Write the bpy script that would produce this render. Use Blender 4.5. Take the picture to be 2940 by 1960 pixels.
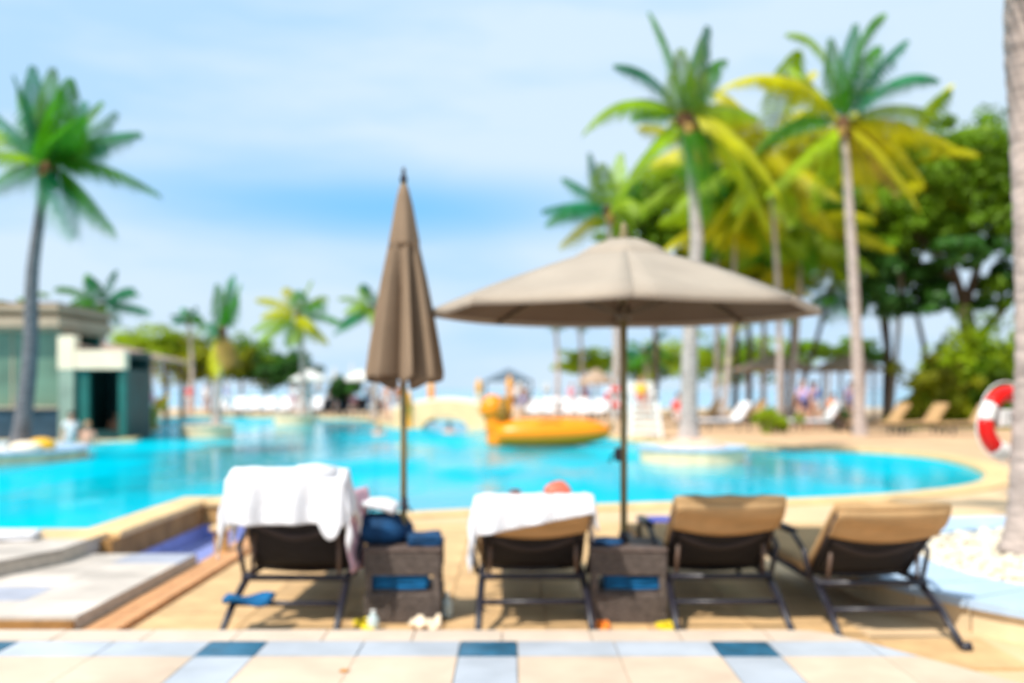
import bpy, bmesh, math, random
from mathutils import Vector, Matrix, geometry
R = math.radians
random.seed(7)
scn = bpy.context.scene
for o in list(bpy.data.objects): bpy.data.objects.remove(o)
C = scn.collection

# ------------------------------------------------------------------ camera, sky, sun, exposure
CAMZ, FPX, HY, CX = 1.4, 2858.0, 1117.0, 1470.0
cam = bpy.data.cameras.new('camera'); camo = bpy.data.objects.new('camera', cam); C.objects.link(camo)
cam.lens = 35; cam.sensor_width = 36; cam.shift_y = (HY - 980) / 2940
cam.clip_start = 0.05; cam.clip_end = 20000
cam.dof.use_dof = True; cam.dof.focus_distance = 2.0; cam.dof.aperture_fstop = 1.7
camo.location = (0, 0, CAMZ); camo.rotation_euler = (R(90), 0, 0)
scn.camera = camo

SUNV = Vector((-0.42, -0.48, 0.82)).normalized()
world = bpy.data.worlds.new('World'); scn.world = world; world.use_nodes = True
wn, wl = world.node_tree.nodes, world.node_tree.links
wn.clear()
def N(nodes, t, **kw):
    n = nodes.new(t)
    for k, v in kw.items(): setattr(n, k, v)
    return n
wout = N(wn, 'ShaderNodeOutputWorld'); wbg = N(wn, 'ShaderNodeBackground')
wsky = N(wn, 'ShaderNodeTexSky', sky_type='NISHITA', sun_disc=False)
wsky.sun_elevation = math.asin(SUNV.z); wsky.sun_rotation = math.atan2(SUNV.x, SUNV.y)
wsky.air_density = 1.0; wsky.dust_density = 0.6; wsky.ozone_density = 1.5
wbg.inputs['Strength'].default_value = 0.1
tc = N(wn, 'ShaderNodeTexCoord')
mp = N(wn, 'ShaderNodeMapping'); mp.inputs['Scale'].default_value = (1.0, 1.0, 4.5); mp.inputs['Location'].default_value = (0.35, 0.2, 0.42)
nz = N(wn, 'ShaderNodeTexNoise'); nz.inputs['Scale'].default_value = 2.2; nz.inputs['Detail'].default_value = 5; nz.inputs['Roughness'].default_value = 0.5
wl.new(tc.outputs['Generated'], mp.inputs['Vector']); wl.new(mp.outputs['Vector'], nz.inputs['Vector'])
cr = N(wn, 'ShaderNodeValToRGB')
cr.color_ramp.elements[0].position = 0.34; cr.color_ramp.elements[0].color = (0.60, 0.60, 0.60, 1)
cr.color_ramp.elements[1].position = 0.52; cr.color_ramp.elements[1].color = (1, 1, 1, 1)
wl.new(nz.outputs['Fac'], cr.inputs['Fac'])
# an opening in the cloud sheet: a long low gap of clear blue
mp2 = N(wn, 'ShaderNodeMapping'); mp2.inputs['Location'].default_value = (0.115 / 0.27, 0, -0.178 / 0.042); mp2.inputs['Scale'].default_value = (1 / 0.27, 0.0, 1 / 0.042)
ln = N(wn, 'ShaderNodeVectorMath', operation='LENGTH')
wl.new(tc.outputs['Generated'], mp2.inputs['Vector']); wl.new(mp2.outputs['Vector'], ln.inputs[0])
mr = N(wn, 'ShaderNodeMapRange', interpolation_type='SMOOTHSTEP'); mr.inputs['From Min'].default_value = 0.0; mr.inputs['From Max'].default_value = 1.3
mr.inputs['To Min'].default_value = 0.12; mr.inputs['To Max'].default_value = 1.0
wl.new(ln.outputs['Value'], mr.inputs['Value'])
mm = N(wn, 'ShaderNodeMath', operation='MULTIPLY'); wl.new(cr.outputs['Color'], mm.inputs[0]); wl.new(mr.outputs['Result'], mm.inputs[1])
cm = N(wn, 'ShaderNodeMix', data_type='RGBA'); cm.inputs[7].default_value = (5.6, 6.95, 8.25, 1)
cb_ = N(wn, 'ShaderNodeMix', data_type='RGBA'); cb_.inputs[0].default_value = 0.9; cb_.inputs[7].default_value = (1.5, 4.9, 8.7, 1)
wl.new(wsky.outputs[0], cb_.inputs[6]); wl.new(mm.outputs[0], cm.inputs[0]); wl.new(cb_.outputs[2], cm.inputs[6])
wl.new(cm.outputs[2], wbg.inputs['Color']); wl.new(wbg.outputs[0], wout.inputs[0])

sl = bpy.data.lights.new('sun', 'SUN'); sl.energy = 4.6; sl.angle = R(0.6); sl.color = (1.0, 0.95, 0.86)
so = bpy.data.objects.new('sun', sl); C.objects.link(so); so.rotation_euler = SUNV.to_track_quat('Z', 'Y').to_euler(); so.location = (-5, -3, 12)
scn.view_settings.view_transform = 'Standard'; scn.view_settings.look = 'None'
scn.view_settings.exposure = 0.33; scn.view_settings.gamma = 1.0; scn.view_settings.use_curve_mapping = False

# ------------------------------------------------------------------ helpers
def P(px, py, Y): return Vector(((px - CX) / FPX * Y, Y, CAMZ + (HY - py) / FPX * Y))
def G(px, py, z=0.0):
    Y = FPX * (CAMZ - z) / (py - HY); return Vector(((px - CX) / FPX * Y, Y, z))

def mat(name, col, rough=0.7, var=0.12, scale=6.0, bump=0.0, bscale=60.0, metal=0.0, transl=0.0, rnd=0.0, col2=None, spec=0.4, stretch=(1, 1, 1)):
    m = bpy.data.materials.new(name); m.use_nodes = True
    n, l = m.node_tree.nodes, m.node_tree.links; n.clear()
    out = n.new('ShaderNodeOutputMaterial'); b = n.new('ShaderNodeBsdfPrincipled')
    b.inputs['Roughness'].default_value = rough; b.inputs['Metallic'].default_value = metal
    b.inputs['Specular IOR Level'].default_value = spec
    t = n.new('ShaderNodeTexCoord'); mpn = n.new('ShaderNodeMapping'); mpn.inputs['Scale'].default_value = stretch
    l.new(t.outputs['Object'], mpn.inputs['Vector'])
    z = n.new('ShaderNodeTexNoise'); z.inputs['Scale'].default_value = scale; z.inputs['Detail'].default_value = 4
    l.new(mpn.outputs['Vector'], z.inputs['Vector'])
    c2 = col2 if col2 else tuple(c * (1 - 2.2 * var) for c in col)
    c1 = col if col2 else tuple(min(1, c * (1 + var)) for c in col)
    ra = n.new('ShaderNodeValToRGB'); ra.color_ramp.elements[0].position = 0.3; ra.color_ramp.elements[1].position = 0.7
    ra.color_ramp.elements[0].color = (*c2, 1); ra.color_ramp.elements[1].color = (*c1, 1)
    l.new(z.outputs['Fac'], ra.inputs['Fac'])
    src = ra.outputs['Color']
    if rnd > 0:
        oi = n.new('ShaderNodeObjectInfo'); hs = n.new('ShaderNodeHueSaturation')
        mrn = n.new('ShaderNodeMapRange'); mrn.inputs['To Min'].default_value = 1 - rnd; mrn.inputs['To Max'].default_value = 1 + rnd
        l.new(oi.outputs['Random'], mrn.inputs['Value']); l.new(mrn.outputs['Result'], hs.inputs['Value'])
        l.new(src, hs.inputs['Color']); src = hs.outputs['Color']
    l.new(src, b.inputs['Base Color'])
    if bump > 0:
        z2 = n.new('ShaderNodeTexNoise'); z2.inputs['Scale'].default_value = bscale; z2.inputs['Detail'].default_value = 3
        l.new(mpn.outputs['Vector'], z2.inputs['Vector'])
        bp = n.new('ShaderNodeBump'); bp.inputs['Strength'].default_value = bump; bp.inputs['Distance'].default_value = 0.01
        l.new(z2.outputs['Fac'], bp.inputs['Height']); l.new(bp.outputs['Normal'], b.inputs['Normal'])
    if transl > 0:
        tr = n.new('ShaderNodeBsdfTranslucent'); l.new(src, tr.inputs['Color'])
        mx = n.new('ShaderNodeMixShader'); mx.inputs[0].default_value = transl
        l.new(b.outputs[0], mx.inputs[1]); l.new(tr.outputs[0], mx.inputs[2]); l.new(mx.outputs[0], out.inputs[0])
    else: l.new(b.outputs[0], out.inputs[0])
    return m

M = {}
def dm(k, *a, **kw): M[k] = mat(k, *a, **kw)
dm('sand_deck', (0.66, 0.46, 0.27), 0.85, 0.07, 1.2, 0.3, 120)
dm('deck_slab', (0.62, 0.395, 0.19), 0.75, 0.10, 5, 0.25, 90, rnd=0.05)
dm('far_deck', (0.60, 0.38, 0.22), 0.85, 0.1, 0.6)
dm('beige_stone', (0.60, 0.46, 0.345), 0.65, 0.09, 3, 0.2, 80, rnd=0.03)
dm('grey_stone', (0.42, 0.45, 0.50), 0.6, 0.09, 3, 0.2, 80, rnd=0.05)
dm('blue_stone', (0.02, 0.115, 0.20), 0.35, 0.2, 9, 0.2, 60, rnd=0.12)
dm('nosing', (0.60, 0.48, 0.38), 0.7, 0.05, 5, 0.2, 80)
dm('joint', (0.52, 0.44, 0.36), 0.9, 0.1, 20)
dm('cream_coping', (0.74, 0.50, 0.24), 0.6, 0.07, 3, 0.2, 60, rnd=0.05)
dm('cream_wall', (0.78, 0.60, 0.38), 0.7, 0.08, 3, 0.3, 40, rnd=0.05)
dm('tan_wall', (0.55, 0.31, 0.11), 0.8, 0.16, 4, 0.5, 30)
dm('brown_wall', (0.33, 0.17, 0.055), 0.8, 0.2, 5, 0.5, 30, rnd=0.08)
dm('terracotta', (0.58, 0.29, 0.13), 0.8, 0.1, 9, 0.3, 50, rnd=0.08)
dm('pale_paving', (0.54, 0.47, 0.41), 0.7, 0.16, 2.2, 0.2, 60, rnd=0.10)
dm('lilac_tile', (0.25, 0.30, 0.62), 0.35, 0.12, 9, rnd=0.08)
dm('lilac_paving', (0.40, 0.41, 0.48), 0.7, 0.1, 4, rnd=0.08)
dm('blue_rim', (0.42, 0.55, 0.72), 0.6, 0.08, 3, 0.2, 50, rnd=0.04)
dm('mound_stone', (0.70, 0.48, 0.36), 0.85, 0.12, 6, 0.8, 25)
dm('pebble', (0.78, 0.70, 0.56), 0.8, 0.12, 20)
dm('trunk', (0.50, 0.41, 0.37), 0.9, 0.20, 5, 0.8, 40, stretch=(1, 1, 5))
dm('trunk_dark', (0.10, 0.065, 0.045), 0.9, 0.25, 5, 0.8, 20)
dm('trunk_shaded', (0.15, 0.15, 0.165), 0.9, 0.22, 5, 0.8, 40, stretch=(1, 1, 5))  # trunk bark with the left palm's shade put into the colour
dm('crownshaft', (0.13, 0.06, 0.02), 0.8, 0.3, 8)
dm('coconut', (0.32, 0.20, 0.04), 0.6, 0.2, 12)
dm('frond_green', (0.06, 0.26, 0.004), 0.5, 0.2, 2, transl=0.45, rnd=0.3)
dm('frond_teal', (0.008, 0.20, 0.07), 0.5, 0.2, 2, transl=0.4, rnd=0.3)
dm('frond_yellow', (0.60, 0.56, 0.002), 0.5, 0.15, 2, transl=0.45, rnd=0.25)
dm('frond_lime', (0.27, 0.42, 0.003), 0.5, 0.2, 2, transl=0.45, rnd=0.3)
dm('frond_dead', (0.34, 0.20, 0.05), 0.7, 0.2, 2, transl=0.2, rnd=0.2)
dm('rachis', (0.30, 0.27, 0.03), 0.5, 0.15, 5)
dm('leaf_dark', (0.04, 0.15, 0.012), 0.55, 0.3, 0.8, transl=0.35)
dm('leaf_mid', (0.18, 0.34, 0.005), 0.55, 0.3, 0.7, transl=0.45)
dm('leaf_bright', (0.36, 0.50, 0.005), 0.55, 0.25, 0.8, transl=0.45)
dm('leaf_olive', (0.38, 0.40, 0.006), 0.6, 0.3, 0.6, transl=0.45)
dm('charcoal_metal', (0.020, 0.018, 0.028), 0.4, 0.1, 20, spec=0.5)
dm('brown_metal', (0.14, 0.085, 0.06), 0.45, 0.1, 20)
dm('sling', (0.014, 0.012, 0.016), 0.75, 0.15, 14, 0.4, 300)
dm('sling_grey', (0.05, 0.04, 0.045), 0.75, 0.1, 14, 0.4, 300)
dm('tan_fabric', (0.64, 0.41, 0.20), 0.85, 0.08, 6, 0.3, 200, transl=0.3)
dm('white_towel', (0.84, 0.83, 0.86), 0.95, 0.02, 20, 0.6, 160, transl=0.12)
dm('pink_towel', (0.80, 0.50, 0.58), 0.95, 0.1, 9, 0.6, 160)
dm('navy_cloth', (0.006, 0.055, 0.15), 0.9, 0.25, 9, 0.5, 90)
dm('blue_towel', (0.004, 0.12, 0.30), 0.95, 0.2, 9, 0.5, 90)
dm('blue_plastic', (0.0, 0.05, 0.45), 0.4, 0.1, 5)
dm('wicker', (0.17, 0.13, 0.11), 0.7, 0.25, 30, 0.8, 120, stretch=(1, 1, 3))
dm('wicker_top', (0.13, 0.09, 0.075), 0.6, 0.2, 30, 0.6, 120)
dm('dark_inside', (0.02, 0.018, 0.02), 0.9, 0.1, 5)
dm('underside_shade', (0.13, 0.095, 0.07), 0.95, 0.06, 4, 0.2, 200)  # dark brown that paints the shade below the open canopy
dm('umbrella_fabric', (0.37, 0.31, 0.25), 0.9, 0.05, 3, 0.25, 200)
dm('umbrella_closed', (0.23, 0.16, 0.105), 0.9, 0.08, 3, 0.25, 200)
dm('pole_tan', (0.20, 0.165, 0.07), 0.5, 0.12, 8)
dm('rib_dark', (0.10, 0.075, 0.05), 0.5, 0.1, 8)
dm('white_paint', (0.82, 0.82, 0.80), 0.5, 0.03, 4)
dm('cream_paint', (0.86, 0.70, 0.52), 0.6, 0.04, 2)
dm('red_plastic', (0.75, 0.008, 0.006), 0.35, 0.06, 6)
dm('skin', (0.62, 0.33, 0.23), 0.55, 0.06, 8)
dm('skin_red', (0.68, 0.16, 0.10), 0.55, 0.08, 8)
dm('skin_dark', (0.30, 0.15, 0.09), 0.55, 0.06, 8)
dm('hair_dark', (0.02, 0.012, 0.01), 0.6, 0.2, 30)
dm('hair_fair', (0.45, 0.20, 0.07), 0.6, 0.2, 30)
dm('eye', (0.02, 0.015, 0.012), 0.3, 0.0, 5)
for k, c in dict(cloth_white=(.82, .8, .82), cloth_pink=(.8, .35, .45), cloth_blue=(.06, .2, .6), cloth_navy=(.01, .03, .12), cloth_orange=(.85, .25, .03), cloth_lilac=(.4, .35, .7), cloth_red=(.7, .04, .03), cloth_black=(.015, .015, .02), cloth_teal=(.0, .35, .4), cloth_yellow=(.8, .55, .03)).items():
    dm(k, c, 0.85, 0.05, 10)
dm('float_yellow', (0.92, 0.26, 0.0), 0.35, 0.03, 2)
dm('float_brown', (0.34, 0.16, 0.01), 0.45, 0.15, 5)
dm('yellow_paint', (0.85, 0.45, 0.02), 0.45, 0.05, 3)
dm('bridge_yellow', (0.95, 0.60, 0.32), 0.7, 0.06, 2)
dm('orange_paint', (0.82, 0.36, 0.02), 0.6, 0.06, 3)
dm('glass_green', (0.14, 0.24, 0.17), 0.15, 0.2, 0.8, spec=0.6)
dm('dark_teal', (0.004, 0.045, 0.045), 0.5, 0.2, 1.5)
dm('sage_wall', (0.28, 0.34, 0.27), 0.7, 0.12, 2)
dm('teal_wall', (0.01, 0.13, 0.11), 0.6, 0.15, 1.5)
dm('bar_counter', (0.03, 0.06, 0.09), 0.5, 0.2, 3)
dm('roof_tan', (0.50, 0.33, 0.25), 0.8, 0.1, 2, 0.3, 12, rnd=0.06)
dm('fascia_brown', (0.20, 0.12, 0.06), 0.7, 0.15, 2)
dm('fascia_beige', (0.42, 0.31, 0.22), 0.7, 0.08, 2)
dm('thatch', (0.46, 0.33, 0.24), 0.95, 0.2, 6, 0.9, 50, stretch=(1, 1, 4))
dm('parasol_white', (0.80, 0.78, 0.74), 0.8, 0.03, 3, transl=0.2)
dm('parasol_orange', (0.82, 0.26, 0.14), 0.8, 0.05, 3, transl=0.2)
dm('lamp_globe', (0.85, 0.6, 0.35), 0.3, 0.03, 3)
dm('dry_leaf', (0.55, 0.24, 0.06), 0.8, 0.2, 40)
dm('yellow_rubber', (0.80, 0.62, 0.02), 0.5, 0.05, 10)
dm('beach_sand', (0.62, 0.46, 0.30), 0.95, 0.08, 0.3)
dm('grey_gazebo', (0.10, 0.14, 0.18), 0.6, 0.1, 4)
dm('bottle_clear', (0.55, 0.66, 0.66), 0.12, 0.05, 8, spec=0.7)

# water
def water_mat(name, col, col2, gloss, bs1, bs2, strength, nscale=0.25, patchy=False):
    m = bpy.data.materials.new(name); m.use_nodes = True
    n, l = m.node_tree.nodes, m.node_tree.links; n.clear()
    out = n.new('ShaderNodeOutputMaterial'); d = n.new('ShaderNodeBsdfDiffuse'); g = n.new('ShaderNodeBsdfGlossy')
    g.inputs['Roughness'].default_value = 0.04; g.inputs['Color'].default_value = (0.95, 0.98, 1, 1)
    t = n.new('ShaderNodeTexCoord'); z = n.new('ShaderNodeTexNoise'); z.inputs['Scale'].default_value = nscale; z.inputs['Detail'].default_value = 2
    l.new(t.outputs['Object'], z.inputs['Vector'])
    ra = n.new('ShaderNodeValToRGB'); ra.color_ramp.elements[0].position = 0.35; ra.color_ramp.elements[1].position = 0.65
    ra.color_ramp.elements[0].color = (*col2, 1); ra.color_ramp.elements[1].color = (*col, 1)
    l.new(z.outputs['Fac'], ra.inputs['Fac']); l.new(ra.outputs['Color'], d.inputs['Color'])
    w1 = n.new('ShaderNodeTexNoise'); w1.inputs['Scale'].default_value = bs1; w1.inputs['Detail'].default_value = 2
    w2 = n.new('ShaderNodeTexNoise'); w2.inputs['Scale'].default_value = bs2; w2.inputs['Detail'].default_value = 2
    l.new(t.outputs['Object'], w1.inputs['Vector']); l.new(t.outputs['Object'], w2.inputs['Vector'])
    b1 = n.new('ShaderNodeBump'); b1.inputs['Strength'].default_value = strength * .7; b1.inputs['Distance'].default_value = 0.08
    b2 = n.new('ShaderNodeBump'); b2.inputs['Strength'].default_value = strength; b2.inputs['Distance'].default_value = 0.02
    l.new(w1.outputs['Fac'], b1.inputs['Height']); l.new(w2.outputs['Fac'], b2.inputs['Height']); l.new(b1.outputs[0], b2.inputs['Normal'])
    f = n.new('ShaderNodeFresnel'); f.inputs['IOR'].default_value = 1.33
    l.new(b2.outputs[0], f.inputs['Normal']); l.new(b2.outputs[0], g.inputs['Normal'])
    mu = n.new('ShaderNodeMath'); mu.operation = 'MULTIPLY'; mu.inputs[1].default_value = gloss
    if patchy:  # calm patches mirror the sky, ruffled ones mostly show the tiled water body
        pz = n.new('ShaderNodeTexNoise'); pz.inputs['Scale'].default_value = .17; pz.inputs['Detail'].default_value = 3
        pm_ = n.new('ShaderNodeMapping'); pm_.inputs['Scale'].default_value = (1.5, .45, 1); pm_.inputs['Location'].default_value = (1.1, 5.0, 0)
        pr = n.new('ShaderNodeMapRange'); pr.inputs['From Min'].default_value = .42; pr.inputs['From Max'].default_value = .56; pr.inputs['To Min'].default_value = .10; pr.inputs['To Max'].default_value = .95
        l.new(t.outputs['Object'], pm_.inputs['Vector']); l.new(pm_.outputs[0], pz.inputs['Vector']); l.new(pz.outputs['Fac'], pr.inputs['Value']); l.new(pr.outputs['Result'], mu.inputs[1])
    l.new(f.outputs[0], mu.inputs[0])
    mx = n.new('ShaderNodeMixShader'); l.new(mu.outputs[0], mx.inputs[0]); l.new(d.outputs[0], mx.inputs[1]); l.new(g.outputs[0], mx.inputs[2])
    l.new(mx.outputs[0], out.inputs[0]); return m
M['pool_water'] = water_mat('pool_water', (0.0, 0.43, 0.54), (0.0, 0.355, 0.47), 0.62, 1.1, 5.0, 0.30, patchy=True)
M['sea_water'] = water_mat('sea_water', (0.26, 0.50, 0.62), (0.22, 0.46, 0.60), 0.75, 0.3, 1.5, 0.4, 0.02)

class MB:
    def __init__(s): s.v = []; s.f = []
    def add(s, vs, fs):
        b = len(s.v); s.v += [tuple(v) for v in vs]; s.f += [tuple(i + b for i in f) for f in fs]; return s
    def box(s, c, d, rz=0, tilt=None):
        hx, hy, hz = d[0] / 2, d[1] / 2, d[2] / 2
        m = Matrix.Rotation(rz, 3, 'Z')
        if tilt is not None: m = m @ tilt
        vs = [m @ Vector((x * hx, y * hy, z * hz)) + Vector(c) for z in (-1, 1) for x, y in ((-1, -1), (1, -1), (1, 1), (-1, 1))]
        return s.add(vs, [(3, 2, 1, 0), (4, 5, 6, 7), (0, 1, 5, 4), (1, 2, 6, 5), (2, 3, 7, 6), (3, 0, 4, 7)])
    def bar(s, a, b, w, h=None):
        a, b = Vector(a), Vector(b); h = h or w; d = (b - a).normalized()
        up = Vector((0, 0, 1)) if abs(d.z) < 0.95 else Vector((0, 1, 0))
        x = d.cross(up).normalized() * w / 2; y = x.cross(d).normalized() * h / 2
        vs = [p + sx * x + sy * y for p in (a, b) for sx, sy in ((-1, -1), (1, -1), (1, 1), (-1, 1))]
        return s.add(vs, [(3, 2, 1, 0), (4, 5, 6, 7), (0, 1, 5, 4), (1, 2, 6, 5), (2, 3, 7, 6), (3, 0, 4, 7)])
    def tube(s, pts, rads, n=8, cap=True):
        pts = [Vector(p) for p in pts]
        if not isinstance(rads, (list, tuple)): rads = [rads] * len(pts)
        vs = []; ref = None
        for i, p in enumerate(pts):
            d = (pts[min(i + 1, len(pts) - 1)] - pts[max(i - 1, 0)]).normalized()
            if ref is None: ref = Vector((1, 0, 0)) if abs(d.x) < 0.9 else Vector((0, 1, 0))
            x = (ref - d * ref.dot(d)).normalized(); y = d.cross(x); ref = x
            vs += [p + rads[i] * (math.cos(2 * math.pi * k / n) * x + math.sin(2 * math.pi * k / n) * y) for k in range(n)]
        fs = [(i * n + k, i * n + (k + 1) % n, (i + 1) * n + (k + 1) % n, (i + 1) * n + k) for i in range(len(pts) - 1) for k in range(n)]
        if cap: fs += [tuple(range(n))[::-1], tuple((len(pts) - 1) * n + k for k in range(n))]
        return s.add(vs, fs)
    def lathe(s, prof, c=(0, 0, 0), n=24, fold=None, sx=1, sy=1):
        c = Vector(c); vs = []
        for r, z in prof:
            for k in range(n):
                a = 2 * math.pi * k / n; rr = r * (fold(a, z) if fold else 1)
                vs.append(c + Vector((rr * math.cos(a) * sx, rr * math.sin(a) * sy, z)))
        m = len(prof)
        fs = [(i * n + k, i * n + (k + 1) % n, (i + 1) * n + (k + 1) % n, (i + 1) * n + k) for i in range(m - 1) for k in range(n)]
        if prof[0][0] > 0.001: fs.append(tuple(range(n))[::-1])
        if prof[-1][0] > 0.001: fs.append(tuple((m - 1) * n + k for k in range(n)))
        return s.add(vs, fs)
    def ball(s, c, r, n=12, m=8):
        rx, ry, rz = r if isinstance(r, (tuple, list)) else (r, r, r)
        prof = [(math.sin(math.pi * i / m), -math.cos(math.pi * i / m)) for i in range(m + 1)]
        c = Vector(c)
        vs = [c + Vector((p * rx * math.cos(2 * math.pi * k / n), p * ry * math.sin(2 * math.pi * k / n), z * rz)) for p, z in prof for k in range(n)]
        fs = [(i * n + k, i * n + (k + 1) % n, (i + 1) * n + (k + 1) % n, (i + 1) * n + k) for i in range(m) for k in range(n)]
        return s.add(vs, fs)
    def prism(s, poly, z0, z1):
        n = len(poly); vs = [(x, y, z0) for x, y in poly] + [(x, y, z1) for x, y in poly]
        fs = [tuple(range(n))[::-1], tuple(range(n, 2 * n))] + [(i, (i + 1) % n, n + (i + 1) % n, n + i) for i in range(n)]
        return s.add(vs, fs)
    def mesh(s, name, smooth=False):
        me = bpy.data.meshes.new(name); me.from_pydata(s.v, [], s.f); me.validate(); me.update()
        bm = bmesh.new(); bm.from_mesh(me)
        bmesh.ops.remove_doubles(bm, verts=bm.verts, dist=1e-5); bmesh.ops.recalc_face_normals(bm, faces=bm.faces)
        bm.to_mesh(me); bm.free()
        if smooth:
            for p in me.polygons: p.use_smooth = True
        return me
    def build(s, name, m, parent=None, smooth=False, bevel=0):
        return obj(name, s.mesh(name, smooth), m, parent, bevel)

def obj(name, me, m=None, parent=None, bevel=0):
    o = bpy.data.objects.new(name, me); C.objects.link(o)
    if m is not None:
        mm_ = M[m] if isinstance(m, str) else m
        if len(me.materials) == 0: me.materials.append(mm_)
        elif me.materials[0] is not mm_:
            o.material_slots[0].link = 'OBJECT'; o.material_slots[0].material = mm_
    if parent is not None: o.parent = parent
    if bevel:
        b = o.modifiers.new('bevel', 'BEVEL'); b.width = bevel; b.segments = 2; b.limit_method = 'ANGLE'
    return o
def tag(o, label, cat=None, group=None, kind=None):
    if label: o['label'] = label
    if cat: o['category'] = cat
    if group: o['group'] = group
    if kind: o['kind'] = kind
    return o
def thing(name, label, cat, loc=(0, 0, 0), rz=0, group=None):
    o = bpy.data.objects.new(name, None); C.objects.link(o); o.location = loc; o.rotation_euler = (0, 0, rz)
    return tag(o, label, cat, group)
def struct(o, label=None, cat=None): o['kind'] = 'structure'; return tag(o, label, cat)
def dup(root, loc=None, rz=None, label=None, scale=None):
    def rec(o, par):
        c = o.copy(); C.objects.link(c); c.parent = par
        for ch in o.children: rec(ch, c)
        return c
    r = rec(root, None)
    if loc is not None: r.location = loc
    if rz is not None: r.rotation_euler = (0, 0, rz)
    if scale is not None: r.scale = (scale,) * 3
    if label: r['label'] = label
    return r
def setmat(o, m): o.material_slots[0].link = 'OBJECT'; o.material_slots[0].material = M[m]

def clip(poly, conv):
    # clip polygon to a convex counter-clockwise polygon
    out = list(poly)
    for i in range(len(conv)):
        a, b = conv[i], conv[(i + 1) % len(conv)]
        f = lambda p: (b[0] - a[0]) * (p[1] - a[1]) - (b[1] - a[1]) * (p[0] - a[0])
        inp, out = out, []
        for j in range(len(inp)):
            p, q = inp[j], inp[(j + 1) % len(inp)]; fp, fq = f(p), f(q)
            if fp >= 0: out.append(p)
            if fp * fq < 0:
                t = fp / (fp - fq); out.append((p[0] + t * (q[0] - p[0]), p[1] + t * (q[1] - p[1])))
        if len(out) < 3: return []
    return out
def catmull(pts, k=4, closed=True):
    out = []; n = len(pts)
    for i in range(n):
        p0, p1, p2, p3 = (Vector(pts[(i + j - 1) % n]) for j in range(4))
        for t in range(k):
            t /= k
            out.append(0.5 * ((2 * p1) + (-p0 + p2) * t + (2 * p0 - 5 * p1 + 4 * p2 - p3) * t * t + (-p0 + 3 * p1 - 3 * p2 + p3) * t ** 3))
    return out

# ------------------------------------------------------------------ the ground, the pool, the sea
smooth_near = [(-2.2, 10.78), (-1.67, 10.85), (-.67, 11.3), (.95, 11.8), (2.26, 12.15), (3.6, 12.45), (5.1, 13.1), (6.6, 14.3), (7.75, 16.2), (8.5, 18.6), (8.7, 21.2), (7.7, 23.2), (6.1, 24.6), (4.6, 25.9), (3.3, 27.8), (2.4, 31), (1.2, 35), (.3, 37.4)]
def openspline(pts, k=5):
    out = []
    for i in range(len(pts) - 1):
        p0 = Vector(pts[max(i - 1, 0)]); p1 = Vector(pts[i]); p2 = Vector(pts[i + 1]); p3 = Vector(pts[min(i + 2, len(pts) - 1)])
        for t in range(k):
            t /= k
            q = 0.5 * ((2 * p1) + (-p0 + p2) * t + (2 * p0 - 5 * p1 + 4 * p2 - p3) * t * t + (-p0 + 3 * p1 - 3 * p2 + p3) * t ** 3)
            out.append((q.x, q.y))
    out.append(tuple(pts[-1])); return out
near_edge = openspline(smooth_near)
far_edge = openspline([(-3.7, 37.9), (-5.5, 41), (-7, 47), (-10, 50.5), (-14, 52.5), (-17, 53)], 3)
left_edge = [(-18.5, 48), (-14.8, 38), (-12.7, 36), (-12.2, 33), (-10.7, 28.6), (-10.5, 27.6), (-13, 27.3), (-20, 27.3)]
pool = [(-20, 8.4), (-3.5, 8.4), (-3.5, 10.78)] + near_edge + [(-1.4, 37.9), (-1.4, 47), (-3.7, 47)] + far_edge + left_edge
outer = [(-500, -60), (500, -60), (500, 82), (60, 82), (10, 74), (-30, 76), (-500, 90)]
def flat(name, loops, z, m, **kw):
    l3 = [[Vector((x, y, 0)) for x, y in lp] for lp in loops]
    tris = geometry.tessellate_polygon(l3); vs = [v for lp in l3 for v in lp]
    mb = MB(); mb.add([(v.x, v.y, z) for v in vs], [tuple(t) for t in tris])
    me = mb.mesh(name)
    for p in me.polygons:
        if p.normal.z < 0: p.flip()
    return obj(name, me, m)
basin = [(-3.2, 7.76), (-2.45, 7.76), (-2.45, 10.3), (-3.2, 10.3)]
g = flat('ground', [outer, pool, basin], 0.0, 'sand_deck'); struct(g)
w = flat('pool_water', [[(-20.1, 8.3), (-3.4, 8.3), (-3.4, 10.7)] + pool[3:-1] + [(-20.1, 27.3)]], -0.055, 'pool_water'); struct(w)
# pool side walls under the rim
mb = MB(); n = len(pool)
mb.add([(x, y, -0.002) for x, y in pool] + [(x, y, -0.6) for x, y in pool], [(i, (i + 1) % n, n + (i + 1) % n, n + i) for i in range(n)])
struct(mb.build('pool_wall', 'cream_wall'))
sea = flat('sea', [[(-9000, 70), (9000, 70), (9000, 12000), (-9000, 12000)]], -0.35, 'sea_water'); struct(sea)
bch = flat('beach', [[(-80, 60), (60, 60), (60, 81.5), (10, 73.5), (-30, 75.5), (-80, 80)]], 0.006, 'beach_sand'); struct(bch)
fd = flat('far_pavement', [[(9.3, 15), (30, 15), (30, 58), (2, 58), (.6, 40), (1.9, 35.2), (3.1, 31.2), (4.0, 28.2), (5.1, 26.5), (6.5, 25.2), (8.2, 23.8), (9.3, 21.4)]], 0.004, 'far_deck'); struct(fd)

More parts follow.
